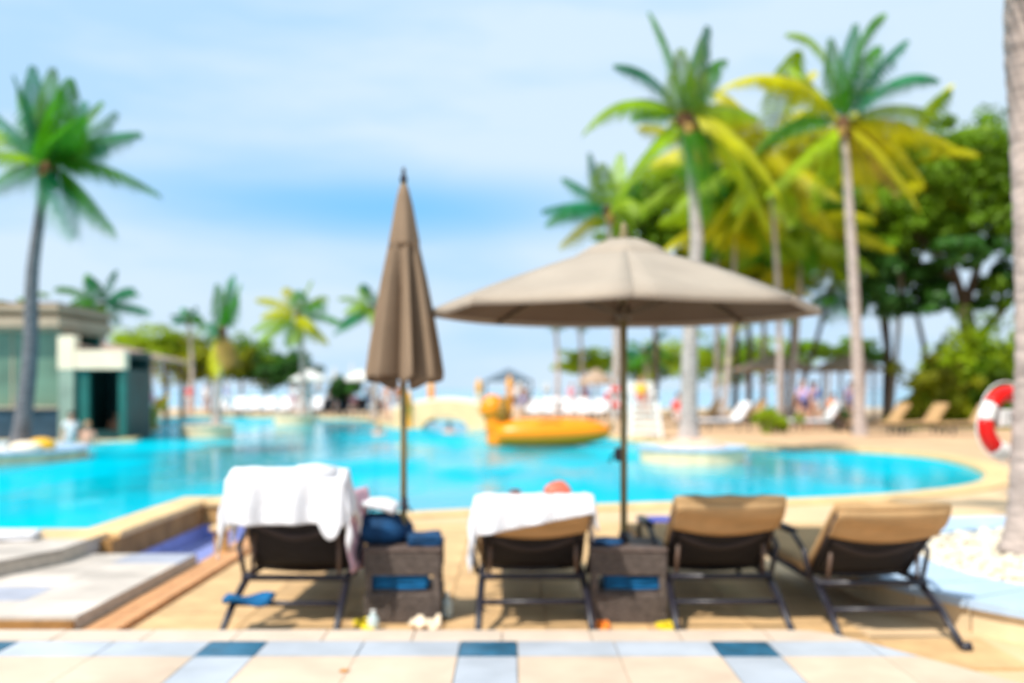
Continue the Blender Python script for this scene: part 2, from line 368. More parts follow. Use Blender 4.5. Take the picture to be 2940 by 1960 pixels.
# pool coping: curved rim stones
cop = bpy.data.objects.new('pool_coping', None); C.objects.link(cop); struct(cop)
def resample(pts, step):
    out = [Vector(pts[0])]; acc = 0
    for a, b in zip(pts, pts[1:]):
        a, b = Vector(a), Vector(b); L = (b - a).length; t = step - acc
        while t <= L: out.append(a + (b - a) * t / L); t += step
        acc = (acc + L) % step if L else acc
        acc = L - (t - step)
    out.append(Vector(pts[-1])); return out
rs = resample(near_edge, 0.62)
def coping_run(rs, w, side, z0, z1, m='cream_coping', gap=0.012, parent=cop, inset=0.04):
    nn = []
    for i in range(len(rs)):
        d = (rs[min(i + 1, len(rs) - 1)] - rs[max(i - 1, 0)]).normalized(); nn.append(Vector((d.y, -d.x)) * side)
    for i in range(len(rs) - 1):
        a, b = rs[i], rs[i + 1]; d = (b - a).normalized() * gap / 2
        if (b - a).length < 0.05: continue
        q = [a + d - nn[i] * inset, b - d - nn[i + 1] * inset, b - d + nn[i + 1] * (w - inset), a + d + nn[i] * (w - inset)]
        MB().prism([(p.x, p.y) for p in q], z0, z1).build('coping_stone', m, parent)
coping_run(rs, 0.42, 1, -0.09, 0.035)
coping_run(resample(far_edge, 1.2), 0.4, 1, -0.09, 0.04)
coping_run(resample(left_edge[:6], 1.2), 0.4, 1, -0.09, 0.04)

# deck slabs between the terrace and the pool
slabs = bpy.data.objects.new('pool_deck', None); C.objects.link(slabs); struct(slabs)
sm = MB().box((0, 0, 0.006), (0.592, 0.592, 0.02)).mesh('deck_slab')
for i in range(-4, 9):
    for j in range(0, 9):
        x, y = -2.2 + 0.3 + 0.6 * (i + 4), 5.24 + 0.6 * j
        if y > 10.2 or (Vector((x, y)) - Vector((4.75, 6.94))).length < 2.86 or x > 5.5: continue
        o = obj('deck_slab', sm, 'deck_slab', slabs); o.location = (x, y, random.uniform(-.001, .001))

# ------------------------------------------------------------------ near terrace of banded stone
TY, TZ = 5.08, 0.15
edge_c = [(1.42, 5.18), (1.55, 5.165), (1.64, 5.11), (1.72, 5.0), (2.18, 4.24), (3.2, 2.5)]
conv = [(-9, -6), (3.2, -6)] + edge_c[::-1] + [(-9, 5.18)]
terr = MB().prism([(p[0], p[1]) for p in conv], -0.002, TZ - 0.012).build('terrace', 'joint'); struct(terr)
S, PX, PY = 0.28, 1.235, 1.235
gx = [-0.114 + PX * k for k in range(-5, 4)]
inner = [(-9, -6), (3.19, -6)] + [(x - .012, y - .008) for x, y in edge_c[::-1]] + [(-9, 5.172)]
def piece(name, poly, m):
    q = clip(poly, inner)
    if len(q) >= 3: MB().prism(q, TZ - 0.03, TZ + random.uniform(-.001, .001)).build(name, m, terr)
def rect(x0, x1, y0, y1, g=0.004): return [(x0 + g, y0 + g), (x1 - g, y0 + g), (x1 - g, y1 - g), (x0 + g, y1 - g)]
for r in range(3):
    y1 = 4.94 - r * PY; y0 = y1 - S
    for x in gx:
        piece('blue_tile', rect(x - S / 2, x + S / 2, y0, y1), 'blue_stone')
        for h in range(2): piece('grey_slab', rect(x + S / 2 + h * (PX - S) / 2, x + S / 2 + (h + 1) * (PX - S) / 2, y0, y1), 'grey_stone')
        for h in range(2): piece('grey_slab', rect(x - S / 2, x + S / 2, y0 - (h + 1) * (PY - S) / 2, y0 - h * (PY - S) / 2), 'grey_stone')
        for h in range(2):
            for v in range(2):
                piece('beige_slab', rect(x + S / 2 + h * (PX - S) / 2, x + S / 2 + (h + 1) * (PX - S) / 2, y0 - (v + 1) * (PY - S) / 2, y0 - v * (PY - S) / 2, 0.002), 'beige_stone')
for k in range(18):
    piece('edge_stone', rect(-5.9 + 0.45 * k, -5.45 + 0.45 * k, 4.94, 5.175), 'nosing' if k < 17 else 'grey_stone')
lf = MB().add([(-.022, -.01, 0.004), (-.012, .012, .012), (.012, .016, .006), (.026, .002, .014), (.008, -.014, .004)], [(0, 1, 2, 3, 4)])
lo = lf.build('fallen_leaf', 'dry_leaf'); lo.location = (-0.742, 4.4, TZ + 0.001); lo.modifiers.new('s', 'SOLIDIFY').thickness = 0.002
tag(lo, 'small curled orange-brown leaf lying on the beige terrace stone', 'leaf')

# left platforms, basin and dividing wall
MB_ = MB().prism([(-12, 5.6), (-2.452, 5.6), (-2.452, 7.75), (-12, 7.75)], 0, 0.105)
lp = MB_.build('lower_platform', 'joint'); struct(lp)
random.seed(3)
for i in range(12):
    for j in range(5):
        x0 = -2.452 - 0.5 * (i + 1); y0 = 5.6 + 0.43 * j
        c = 'lilac_paving' if (i + 2 * j) % 5 == 3 else 'pale_paving'
        if j == 0 and i > 1: c = 'nosing'
        if y0 > 6.55 and x0 < -3.25 - 0.4: continue
        MB().prism(rect(x0, x0 + .5, y0, y0 + .43, .003), 0.09, 0.12 + random.uniform(-.001, .001)).build('paving_slab', c, lp)
for i in range(9):
    x0 = -2.452 - 1.0 * (i + 1)
    MB().box((x0 + .5, 5.59, 0.05), (0.985, 0.03, 0.1)).build('riser_stone', 'brown_wall', lp)
up = MB().prism([(-12, 6.62), (-3.56, 6.62), (-3.3, 7.3), (-3.3, 8.36), (-12, 8.36)], 0.106, 0.222).build('upper_platform', 'joint'); struct(up)
upc = [(-12, 6.62), (-3.56, 6.62), (-3.3, 7.3), (-3.3, 8.36), (-12, 8.36)]
for i in range(15):
    for j in range(3):
        x0 = -3.3 - 0.58 * (i + 1); y0 = 6.62 + 0.58 * j
        q = clip(rect(x0, x0 + .58, y0, y0 + .58, .003), upc)
        if len(q) > 2: MB().prism(q, .2, .23 + random.uniform(-.001, .001)).build('paving_slab', 'cream_coping' if j == 2 else 'pale_paving', up)
sb = bpy.data.objects.new('brick_edging', None); C.objects.link(sb); struct(sb)
bk = MB().box((0, 0, 0.02), (0.108, 0.218, 0.05)).mesh('brick')
for j in range(22):
    for i in range(2):
        o = obj('brick', bk, 'terracotta', sb); o.location = (-2.4 + .115 * i + .0, 5.3 + .225 * j + (.11 if i else 0), random.uniform(-.001, .001))
bt = MB().prism([(-3.26, 7.7), (-2.44, 7.7), (-2.44, 10.35), (-3.26, 10.35)], -0.4, -0.16).build('basin_floor', 'joint'); struct(bt)
tl = MB().box((0, 0, 0), (.196, .196, .02)).mesh('basin_tile')
for i in range(4):
    for j in range(13):
        o = obj('basin_tile', tl, 'lilac_tile', bt); o.location = (-3.14 + .2 * i, 7.9 + .2 * j, -.15)
mb = MB().add([(-3.2, 7.76, 0), (-2.45, 7.76, 0), (-2.45, 10.3, 0), (-3.2, 10.3, 0), (-3.2, 7.76, -.2), (-2.45, 7.76, -.2), (-2.45, 10.3, -.2), (-3.2, 10.3, -.2)], [(0, 1, 5, 4), (1, 2, 6, 5), (2, 3, 7, 6), (3, 0, 4, 7)])
struct(mb.build('basin_wall', 'lilac_tile'))
dw = thing('dividing_wall', 'low tan and brown stone wall with cream coping between pool and small blue basin', 'wall', (-3.35, 9.2, 0))
for j in range(6):
    MB().box((.09, -1.02 + j * .43, .09), (.12, .42, .2)).build('wall_stone', 'brown_wall', dw)
MB().box((-.06, .05, .04), (.17, 2.6, .3)).build('wall_core', 'tan_wall', dw)
for j in range(5): MB().box((-.01, -.82 + j * .52, .215), (.34, .51, .06)).build('coping_stone', 'cream_coping', dw, bevel=.015)
for j in range(3): MB().box((.37 + j * .4, 1.3, .215), (.39, .46, .06)).build('coping_stone', 'cream_coping', dw, bevel=.015)
for j in range(3): MB().box((.37 + j * .4, 1.25, .09), (.395, .3, .19)).build('wall_stone', 'tan_wall', dw)
pt = thing('stone_post', 'short tan stone post standing at the corner of the blue basin', 'post', (-2.43, 8.33, 0))
MB().box((0, 0, .11), (.1, .1, .22)).build('shaft', 'tan_wall', pt, bevel=.01); MB().box((0, 0, .24), (.16, .16, .04)).build('cap', 'cream_coping', pt, bevel=.01)

# ------------------------------------------------------------------ cloth
def cloth(name, fn, nu, nv, m, parent=None, thick=0.008):
    mb = MB(); vs = [fn(i / nu, j / nv) for j in range(nv + 1) for i in range(nu + 1)]
    mb.add(vs, [(j * (nu + 1) + i, j * (nu + 1) + i + 1, (j + 1) * (nu + 1) + i + 1, (j + 1) * (nu + 1) + i) for j in range(nv) for i in range(nu)])
    o = mb.build(name, m, parent, True)
    s = o.modifiers.new('solidify', 'SOLIDIFY'); s.thickness = thick; s.offset = 0
    return o
def folded_stack(name, loc, w, d, h, n, m, label, cat, rz=0, group=None):
    t = thing(name, label, cat, loc, rz, group)
    for k in range(n):
        def fn(u, v, k=k):
            a = math.pi * v
            return (w * (u - .5) + .006 * math.sin(9 * v + k), d * (v - .5) * 1.0, h / n * (k + .5) + .004 * math.sin(7 * u + 3 * k + 5 * v))
        cloth('fold', fn, 8, 8, m, t, thick=h / n * 0.92)
    return t

# ------------------------------------------------------------------ sun loungers seen from behind
def make_lounger(name, label, loc, rz, ang, L=0.66, group='brown loungers in the near row', hood=True):
    t = thing(name, label, 'sun lounger', loc, rz, group)
    W, zr = 0.30, 0.29
    up_ = Vector((0, -math.cos(ang), math.sin(ang))); nrm = Vector((0, math.sin(ang), math.cos(ang)))
    piv = Vector((0, -.27, zr + .02))
    mb = MB()
    for s in (-1, 1): mb.tube([(s * W, -.5, zr), (s * W, .6, zr), (s * W, 1.38, zr)], .02)
    mb.tube([(-W, -.5, zr), (W, -.5, zr)], .02); mb.tube([(-W, 1.38, zr), (W, 1.38, zr)], .02); mb.tube([(-W, 0.03, zr - .01), (W, 0.03, zr - .01)], .016)
    mb.build('frame', 'charcoal_metal', t, True)
    for s in (-1, 1):
        MB().tube([(s * (W + .0), -.42, zr), (s * (W + .012), -.68, .17), (s * (W + .02), -.92, .015)], [.023, .022, .02]).build('leg', 'charcoal_metal', t, True)
        MB().tube([(s * W, 1.2, zr), (s * (W + .01), 1.28, .015)], .02).build('leg', 'charcoal_metal', t, True)
        MB().tube([(s * (W + .02) - .02, -.93, .03), (s * (W + .02) + .03, -.93, .03)], .03, 12).build('foot', 'charcoal_metal', t, True)
        a = MB().tube([(s * (W + .03), -.40, zr), (s * (W + .065), -.40, .46), (s * (W + .07), -.2, .54), (s * (W + .07), .2, .54), (s * (W + .065), .33, .46), (s * (W + .03), .36, zr)], .016)
        a.box((s * (W + .07), .0, .555), (.05, .42, .02)); a.build('armrest', 'charcoal_metal', t, True)
        q = piv + up_ * .30 - nrm * .03
        MB().tube([(s * (W - .05), q.y, q.z), (s * (W - .04), -.49, zr + .01)], .012).build('support_strut', 'brown_metal', t, True)
    MB().tube([(-W - .01, -.67, .175), (W + .01, -.67, .175)], .017).build('stretcher', 'charcoal_metal', t, True)
    f = MB()
    for s in (-1, 1): f.tube([piv + Vector((s * (W - .015), 0, 0)), piv + up_ * L + Vector((s * (W - .005), 0, 0))], .015)
    f.tube([piv + up_ * L - Vector((W - .005, 0, 0)), piv + up_ * L + Vector((W - .005, 0, 0))], .015)
    f.build('back_frame', 'charcoal_metal', t, True)
    def sag(u, v, k=.03): return k * math.sin(math.pi * u) * math.sin(math.pi * min(max(v, 0), 1))
    cloth('back_sling', lambda u, v: piv + up_ * (L * (.02 + .96 * v)) + Vector((2 * (W - .02) * (u - .5), 0, 0)) - nrm * sag(u, v), 10, 12, 'sling', t, .006)
    # stitched grey pocket band sagging across the sling's rear
    cloth('sling_band', lambda u, v: piv + up_ * (L * (.50 + .07 * v - .12 * math.sin(math.pi * u))) + Vector((2 * (W - .05) * (u - .5), 0, 0)) - nrm * (sag(u, .5) + .012), 12, 2, 'sling_grey', t, .003)
    cloth('seat_sling', lambda u, v: Vector((2 * (W - .02) * (u - .5), -.25 + 1.61 * v, zr + .01 - .02 * math.sin(math.pi * u))), 6, 10, 'sling', t, .006)
    # cushion on the front side, and its hood folded over the top of the back
    cloth('cushion', lambda u, v: (piv + up_ * (L * (.04 + .98 * v)) + nrm * (.032 - .006 * math.cos(6 * math.pi * u)) + Vector((2 * (W + .015) * (u - .5), 0, 0))), 10, 10, 'tan_fabric', t, .035)
    cloth('seat_cushion', lambda u, v: Vector((2 * (W + .01) * (u - .5), -.2 + 1.54 * v, zr + .05 - .008 * math.cos(8 * math.pi * v))), 8, 12, 'tan_fabric', t, .05)
    if hood:
        def hd(u, v):
            lo = .70 - .07 * math.sin(math.pi * u)
            s_ = L * (lo + (1.035 - lo) * v)
            return piv + up_ * s_ + Vector((2 * (W + .012) * (u - .5), 0, 0)) - nrm * (.03 + sag(u, .5, .012) - .02 * max(0, v - .8) * 5 + .006 * math.sin(9 * v + 3 * u))
        cloth('cushion_hood', hd, 12, 8, 'tan_fabric', t, .012)
        MB().tube([piv + up_ * (L * 1.03) + nrm * .012 - Vector((W + .01, 0, 0)), piv + up_ * (L * 1.03) + nrm * .012 + Vector((W + .01, 0, 0))], .024, 10).build('hood_edge', 'tan_fabric', t, True)
    t['ang'] = 0; del t['ang']
    return piv, up_, nrm, W, L
LG = {}
LG[1] = make_lounger('sun_lounger', 'brown sun lounger under the large white towel, left end of the near row', (-1.26, 6.36, 0), R(-2), R(56), .68, hood=False)
LG[2] = make_lounger('sun_lounger', 'near lounger with a person lying on it, white towel over its left corner', (0.115, 6.40, 0), R(1), R(41), .625)
LG[3] = make_lounger('sun_lounger', 'empty tan and black sun lounger just right of the open parasol table', (1.225, 6.40, 0), R(1), R(42))
LG[4] = make_lounger('sun_lounger', 'empty tan and black sun lounger beside the round pebble planter', (2.05, 6.20, 0), R(2), R(40))
# draped towels
def drape(label, loc, rz, lg, half, xoff, rear, front, lift, name='towel', mat_='white_towel', seed=1, flare=0.25):
    piv, up_, nrm, W, L = lg; rnd = random.Random(seed); ph = [rnd.uniform(0, 6) for _ in range(4)]
    We = W + .035
    def fn(u, v):
        s = xoff + 2 * half * (u - .5)
        e = max(0, abs(s) - We); sg = 1 if s > 0 else -1; x = sg * min(abs(s), We)
        rr = rear(u); Lt = rr + front + .08; d = v * Lt
        wob = .011 * math.sin(26 * s + ph[0]) + .008 * math.sin(47 * s + ph[1])
        if d < rr:
            q = piv + up_ * (L + lift - (rr - d)) - nrm * (.058 + wob * min(1, (rr - d) * 5)); q.y = min(q.y, (piv + up_ * (L + lift)).y - .055) - .0
            q = Vector((0, (piv + up_ * (L + lift)).y * .25 + q.y * .75 - .02, (piv + up_ * (L + lift)).z - (rr - d) * .96))
            q.y -= wob * 1.6 * min(1, (rr - d) * 6)
        elif d < rr + .08:
            a = (d - rr) / .08 * math.pi
            q = piv + up_ * (L + lift + .014 * math.sin(a)) + nrm * (-.058 + .13 * (1 - math.cos(a)) / 2 + .0)
        else: q = piv + up_ * (L + lift - (d - rr - .08)) + nrm * (.085 + wob * .3)
        q.x = x + sg * e * flare + .01 * math.sin(30 * d + ph[2]) * min(1, e * 8)
        q.z -= e * (1 - .1 * math.sin(ph[3] + 9 * d)); q.y += e * .12 + .012 * math.sin(22 * e + 8 * d) * min(1, e * 6)
        return q
    o = cloth(name, fn, 60, 40, mat_, None, .01); o.location = loc; o.rotation_euler = (0, 0, rz)
    return tag(o, label, 'towel')
def rear1(u):
    b = .265 + .02 * math.sin(5 * u) + .05 * max(0, u - .45)
    if .71 < u < .82: b += .10 * math.sin((u - .71) / .11 * math.pi) ** .5
    return b
drape('big white towel draped over the back of the leftmost lounger', (-1.26, 6.36, 0), R(-2), LG[1], .55, -.03, rear1, .30, .03, flare=.22)
drape('white towel lying askew over the left corner of the lounger with the person', (0.115, 6.40, 0), R(1), LG[2], .48, -.04, lambda u: .04 + .17 * max(0, (1 - u * 1.15)), .30, .028, seed=4, flare=.18)
# rolled towel on the top of lounger one, pink striped towel over its right arm
r1 = Vector((-1.26, 6.36, 0)); pv, u1, n1, W1, L1 = LG[1]; tp = r1 + pv + u1 * (L1 + .035)
mb = MB(); mb.tube([tp + Vector((.02, 0, .01)), tp + Vector((.04, 0, .012)), tp + Vector((.14, .01, .02)), tp + Vector((.25, 0, .012))], [.035, .05, .052, .045], 12)
for k in range(3): mb.tube([tp + Vector((.252 + .001 * k, 0, .012)), tp + Vector((.256 + .002 * k, 0, .012))], .04 - .012 * k, 12)
tag(mb.build('rolled_towel', 'white_towel', None, True), 'white rolled towel resting on top of the leftmost lounger back', 'towel')
def pk(u, v):
    z = .80 - .48 * v; return (-0.93 + .06 * (u - .5) + .02 * math.sin(8 * v), 6.02 - .04 * v + .26 * (u - .5) + .015 * math.sin(14 * u + 5 * v), z)
tag(cloth('towel', pk, 12, 14, 'pink_towel', None, .01), 'pink towel hanging by the right side of the leftmost lounger', 'towel')

# ------------------------------------------------------------------ wicker tables
def make_table(label, loc, rz):
    t = thing('wicker_table', label, 'side table', loc, rz, 'wicker side tables that hold the parasols'); w = .44
    for a, b, nm in ((.30, .435, 'upper_panel'), (.02, .19, 'lower_panel')):
        mb = MB(); h = b - a; c = (a + b) / 2
        for x, y, dx, dy in ((0, -w / 2 + .01, w, .02), (0, w / 2 - .01, w, .02), (-w / 2 + .01, 0, .02, w - .044), (w / 2 - .01, 0, .02, w - .044)): mb.box((x, y, c), (dx, dy, h))
        mb.build(nm, 'wicker', t)
        # woven strands standing proud of the front and sides
        ms = MB(); k = a + .012
        while k < b:
            for y in (-w / 2 - .003, w / 2 + .003): ms.bar((-w / 2, y, k), (w / 2, y, k), .007, .009)
            for x in (-w / 2 - .003, w / 2 + .003): ms.bar((x, -w / 2, k), (x, w / 2, k), .007, .009)
            k += .016
        tag(ms.build('wicker_strands', 'wicker', t), None, kind='stuff')
    for x in (-1, 1):
        for y in (-1, 1): MB().box((x * (w / 2 - .02), y * (w / 2 - .02), .222), (.036, .036, .43)).build('leg', 'wicker', t)
    MB().box((0, 0, .20), (w - .05, w - .05, .015)).build('shelf', 'wicker_top', t)
    MB().box((0, 0, .45), (w + .02, w + .02, .022)).build('table_top', 'wicker_top', t, bevel=.006)
    return t
T1, T2 = Vector((-.652, 6.1, 0)), Vector((.70, 6.1, 0))
make_table('wicker side table that holds the closed parasol, with towels on its shelf', T1, R(1))
make_table('wicker side table that holds the open parasol, with blue towels on its shelf', T2, R(-3))
folded_stack('folded_towels', T1 + Vector((-.02, -.10, .212)), .33, .2, .085, 3, 'blue_towel', 'blue folded towels on the shelf of the closed-parasol table', 'towel')
folded_stack('folded_towels', T2 + Vector((.02, -.10, .212)), .34, .2, .075, 3, 'blue_towel', 'blue folded towels on the shelf of the open-parasol table', 'towel')
folded_stack('folded_cloth', T1 + Vector((.12, -.06, .465)), .2, .24, .06, 2, 'navy_cloth', 'navy folded cloth on the right side of the closed-parasol table top', 'cloth', R(6))
folded_stack('folded_cloth', T2 + Vector((-.12, -.04, .465)), .17, .2, .022, 1, 'navy_cloth', 'thin dark blue cloth on the left of the open-parasol table top', 'cloth', R(-4))
# navy beach bag with a white towel on top
bg = thing('beach_bag', 'dark navy beach bag slumped on the left of the closed-parasol table', 'bag', (-.80, 6.12, .462), R(8))
def bagf(a, z): return 1 + .06 * math.sin(3 * a) + .04 * math.sin(5 * a + 9 * z)
MB().lathe([(.02, 0), (.14, .005), (.165, .05), (.16, .10), (.13, .15), (.08, .175), (.01, .18)], (0, 0, 0), 28, bagf, 1.15, .8).build('bag_body', 'navy_cloth', bg, True)
MB().tube([(-.08, .0, .15), (-.06, -.02, .2), (.0, -.03, .22), (.06, -.02, .2), (.08, 0, .15)], .008).build('handle', 'navy_cloth', bg, True)
tag(cloth('towel', lambda u, v: (-.88 + .34 * (u - .5) + .0, 6.12 + .26 * (v - .5), .672 + .035 * math.sin(3.1 * u) - .30 * max(0, .30 - u) * (1 if u < .3 else 0) + .01 * math.sin(9 * v + 6 * u) - .10 * max(0, u - .85)), 16, 12, 'white_towel', None, .035), 'white crumpled towel on top of the navy beach bag', 'towel')

# ------------------------------------------------------------------ parasols
def pole_parts(t, z0, z1, r=.021):
    MB().tube([(0, 0, z0), (0, 0, (z0 + z1) / 2), (0, 0, z1)], r, 12).build('pole', 'pole_tan', t, True)
    if z1 > 2.5: cz = .70
    else: cz = 1.0
    cb = MB(); cb.box((0, -.035, cz), (.04, .045, .08)); c_ = cb.build('crank_box', 'charcoal_metal', t, bevel=.006)
    MB().tube([(.0, -.06, cz), (.015, -.075, cz), (.04, -.08, cz - .04), (.04, -.10, cz - .04)], .006).build('crank_handle', 'charcoal_metal', c_, True)
    MB().lathe([(.03, .462), (.03, .52), (.024, .53)], (0, 0, 0), 14).build('collar', 'charcoal_metal', t, True)
    MB().lathe([(.16, .02), (.16, .07), (.05, .09), (.03, .2)], (0, 0, 0), 20).build('base', 'charcoal_metal', t, True)
po = thing('parasol', 'open beige parasol standing in the wicker table between the loungers', 'parasol', (T2.x - .015, T2.y, 0), R(-90 - 4))
pole_parts(po, .05, 2.31)
RR, ZR, ZP = 1.185, 1.895, 2.29
nseg = 8
def canopy_panel(k, r0, r1, z0, z1, dz=0.0, sagv=.02, nr=6, na=6):
    a0, a1 = 2 * math.pi * k / nseg, 2 * math.pi * (k + 1) / nseg; vs = []
    for i in range(nr + 1):
        t = i / nr; r = r0 + (r1 - r0) * t; z = z0 + (z1 - z0) * t + .028 * math.sin(math.pi * t)
        p, q = Vector((r * math.cos(a0), r * math.sin(a0), z)), Vector((r * math.cos(a1), r * math.sin(a1), z))
        for j in range(na + 1):
            s = j / na; v = p.lerp(q, s); v.z -= sagv * math.sin(math.pi * s) * t * (1 if t < .99 else .4); v.z += dz; vs.append(v)
    vs2 = [Vector((v.x, v.y, v.z - .045)) for v in vs[-(na + 1):]]
    m = MB(); n_ = na + 1
    m.add(vs + vs2, [(i * n_ + j, i * n_ + j + 1, (i + 1) * n_ + j + 1, (i + 1) * n_ + j) for i in range(nr + 1) for j in range(na)])
    return m
for k in range(nseg):
    o = canopy_panel(k, .10, RR, ZP - .03, ZR).build('canopy_panel', 'umbrella_fabric', po, True)
    s = o.modifiers.new('s', 'SOLIDIFY'); s.thickness = .004; s.offset = 0
    shade_skin = canopy_panel(k, .10, RR - .015, ZP - .045, ZR - .012); shade_skin.v = shade_skin.v[:-7]; shade_skin.f = [f for f in shade_skin.f if max(f) < len(shade_skin.v)]
    shade_skin.build('shade_panel', 'underside_shade', po, True)  # added inner skin, coloured dark to deepen the canopy's shaded underside
    a = 2 * math.pi * k / nseg; ca, sa = math.cos(a), math.sin(a)
    rb = MB().bar((.04 * ca, .04 * sa, ZP - .04), (RR * ca * .995, RR * sa * .995, ZR - .024), .014, .02).build('rib', 'rib_dark', po)
    MB().bar((.04 * ca, .04 * sa, 1.86), (.62 * ca, .62 * sa, ZP - .045 - (ZP - ZR) * .62 / RR + .02), .012, .016).build('strut', 'rib_dark', rb)
vc = MB()
for k in range(nseg):
    m_ = canopy_panel(k, .0, .30, ZP + .035, ZP - .075, 0, .01, 3, 4); vc.add(m_.v, m_.f)
o = vc.build('vent_cap', 'umbrella_fabric', po, True); s = o.modifiers.new('s', 'SOLIDIFY'); s.thickness = .004; s.offset = 0
MB().lathe([(.035, 1.82), (.045, 1.84), (.045, 1.9), (.03, 1.92)], (0, 0, 0), 14).build('runner_hub', 'rib_dark', po, True)
MB().lathe([(.03, 2.31), (.035, 2.34), (.02, 2.37), (.024, 2.40), (.0, 2.43)], (0, 0, 0), 14).build('finial', 'pole_tan', po, True)

pc = thing('parasol', 'closed folded brown parasol standing in the wicker table by the towel lounger', 'parasol', (T1.x - .012, T1.y, 0), R(12))
pole_parts(pc, .05, 2.66, .020)
def fold_c(a, z):
    dpt = min(1, (2.5 - z) / .5) * .70
    return 1 - dpt * (0.5 - 0.5 * math.cos(8 * a + .9 * math.sin(a * 2 + 1))) ** .7 + .05 * math.sin(3 * a + 1.2) * dpt
mb = MB(); prof = [(.240, 1.47), (.245, 1.5), (.222, 1.65), (.185, 1.86), (.142, 2.077), (.096, 2.28), (.07, 2.36), (.04, 2.58)]
NN = 128; vs = []
prof2 = [];
for (r0, z0), (r1, z1) in zip(prof, prof[1:]):
    for t in range(3): prof2.append((r0 + (r1 - r0) * t / 3, z0 + (z1 - z0) * t / 3))
prof2.append(prof[-1])
for i, (r, z) in enumerate(prof2):
    for k in range(NN):
        a = 2 * math.pi * k / NN; rr = r * fold_c(a, z)
        zz = z + (.05 * math.sin(8 * a) + .03 * math.sin(a * 2 + 1) if i == 0 else 0)
        vs.append((rr * math.cos(a), rr * math.sin(a), zz))
mb.add(vs, [(i * NN + k, i * NN + (k + 1) % NN, (i + 1) * NN + (k + 1) % NN, (i + 1) * NN + k) for i in range(len(prof2) - 1) for k in range(NN)])
mb.add(vs[:NN] + [(0, 0, 1.62)], [(k, (k + 1) % NN, NN) for k in range(NN)])
mb.build('canopy', 'umbrella_closed', pc, True)
def fold_v(a, z): return 1 - .16 * (0.5 - 0.5 * math.cos(5 * a + 1.0)) * min(1, (2.66 - z) / .2)
MB().lathe([(.096, 2.27), (.099, 2.30), (.080, 2.40), (.056, 2.53), (.030, 2.63), (.012, 2.67)], (0, 0, 0), 80, fold_v).build('vent_cap', 'umbrella_closed', pc, True)
MB().lathe([(.02, 2.66), (.024, 2.69), (.012, 2.72), (.012, 2.75), (.0, 2.765)], (0, 0, 0), 12).build('finial', 'charcoal_metal', pc, True)
for k in range(8):
    a = 2 * math.pi * k / 8; MB().tube([(.04 * math.cos(a), .04 * math.sin(a), 2.5), (.13 * math.cos(a), .13 * math.sin(a), 1.53)], .007, 6).build('rib', 'rib_dark', pc, True)

# ------------------------------------------------------------------ small things near the loungers
kb = MB().prism([(-.19, -.01), (-.1, -.1), (.13, -.13), (.19, -.08), (.18, .1), (.1, .13), (-.08, .11)], 0, .035).build('kickboard', 'blue_plastic', None, bevel=.01)
kb.location = (1.49, 10.45, .018); tag(kb, 'bright blue kickboard lying flat on the deck near the pool edge', 'kickboard')
def sandal(name, x, y, rz, m, label, group=None):
    t = thing(name, label, 'sandal', (x, y, .017), rz, group)
    out = [(.045 * math.sin(a) * (1 + .18 * math.cos(a)), .13 * math.cos(a)) for a in [2 * math.pi * k / 16 for k in range(16)]][::-1]
    MB().prism(out, 0, .018).build('sole', m, t, bevel=.003)
    MB().tube([(-.04, -.01, .015), (-.025, .03, .04), (0, .08, .02), (.025, .03, .04), (.04, -.01, .015)], .007).build('strap', m, t, True)
sandal('sandal', .90, 5.72, R(20), 'yellow_rubber', 'yellow sandal beside the right leg of the open-parasol table, nearer the right')
sandal('sandal', .52, 5.74, R(-10), 'cloth_orange', 'orange sandal in front of the left leg of the open-parasol table')
sandal('sandal', -.86, 5.80, R(30), 'yellow_rubber', 'yellow sandal on the deck left of the closed-parasol table')
def bottle(x, y, z, m, label, h=.2):
    t = thing('bottle', label, 'bottle', (x, y, z))
    MB().lathe([(.03, 0), (.034, .01), (.034, .6 * h), (.014, .8 * h), (.013, .93 * h)], (0, 0, 0), 16).build('bottle_body', m, t, True)
    MB().lathe([(.016, .93 * h), (.016, h)], (0, 0, 0), 12).build('cap', 'white_paint', t, True)
bottle(-.80, 5.74, .017, 'bottle_clear', 'clear bottle standing on the deck at the left foot of the closed-parasol table', .11)
bottle(-.395, 6.05, .017, 'bottle_clear', 'small pale bottle standing to the right of the closed-parasol table', .15)
tag(cloth('cloth', lambda u, v: (-.50 + .17 * (u - .5), 5.75 + .14 * (v - .5), .045 + .035 * math.sin(5 * u) * math.sin(4 * v) + .015 * math.sin(14 * u + 7 * v)), 12, 10, 'cream_paint', None, .02), 'small cream crumpled cloth on the deck before the closed-parasol table', 'cloth')
folded_stack('folded_towel', (-3.85, 7.75, .234), .3, .22, .06, 2, 'white_towel', 'white folded towel on the paved step at the left edge', 'towel', R(10))
tag(cloth('cloth', lambda u, v: (-1.50 + .26 * (u - .5), 5.69 + .16 * (v - .5), .20 + .015 * math.sin(6 * u + 3 * v)), 8, 8, 'blue_towel', None, .03), 'blue cloth lying on the lower bar at the left of the first lounger', 'cloth')

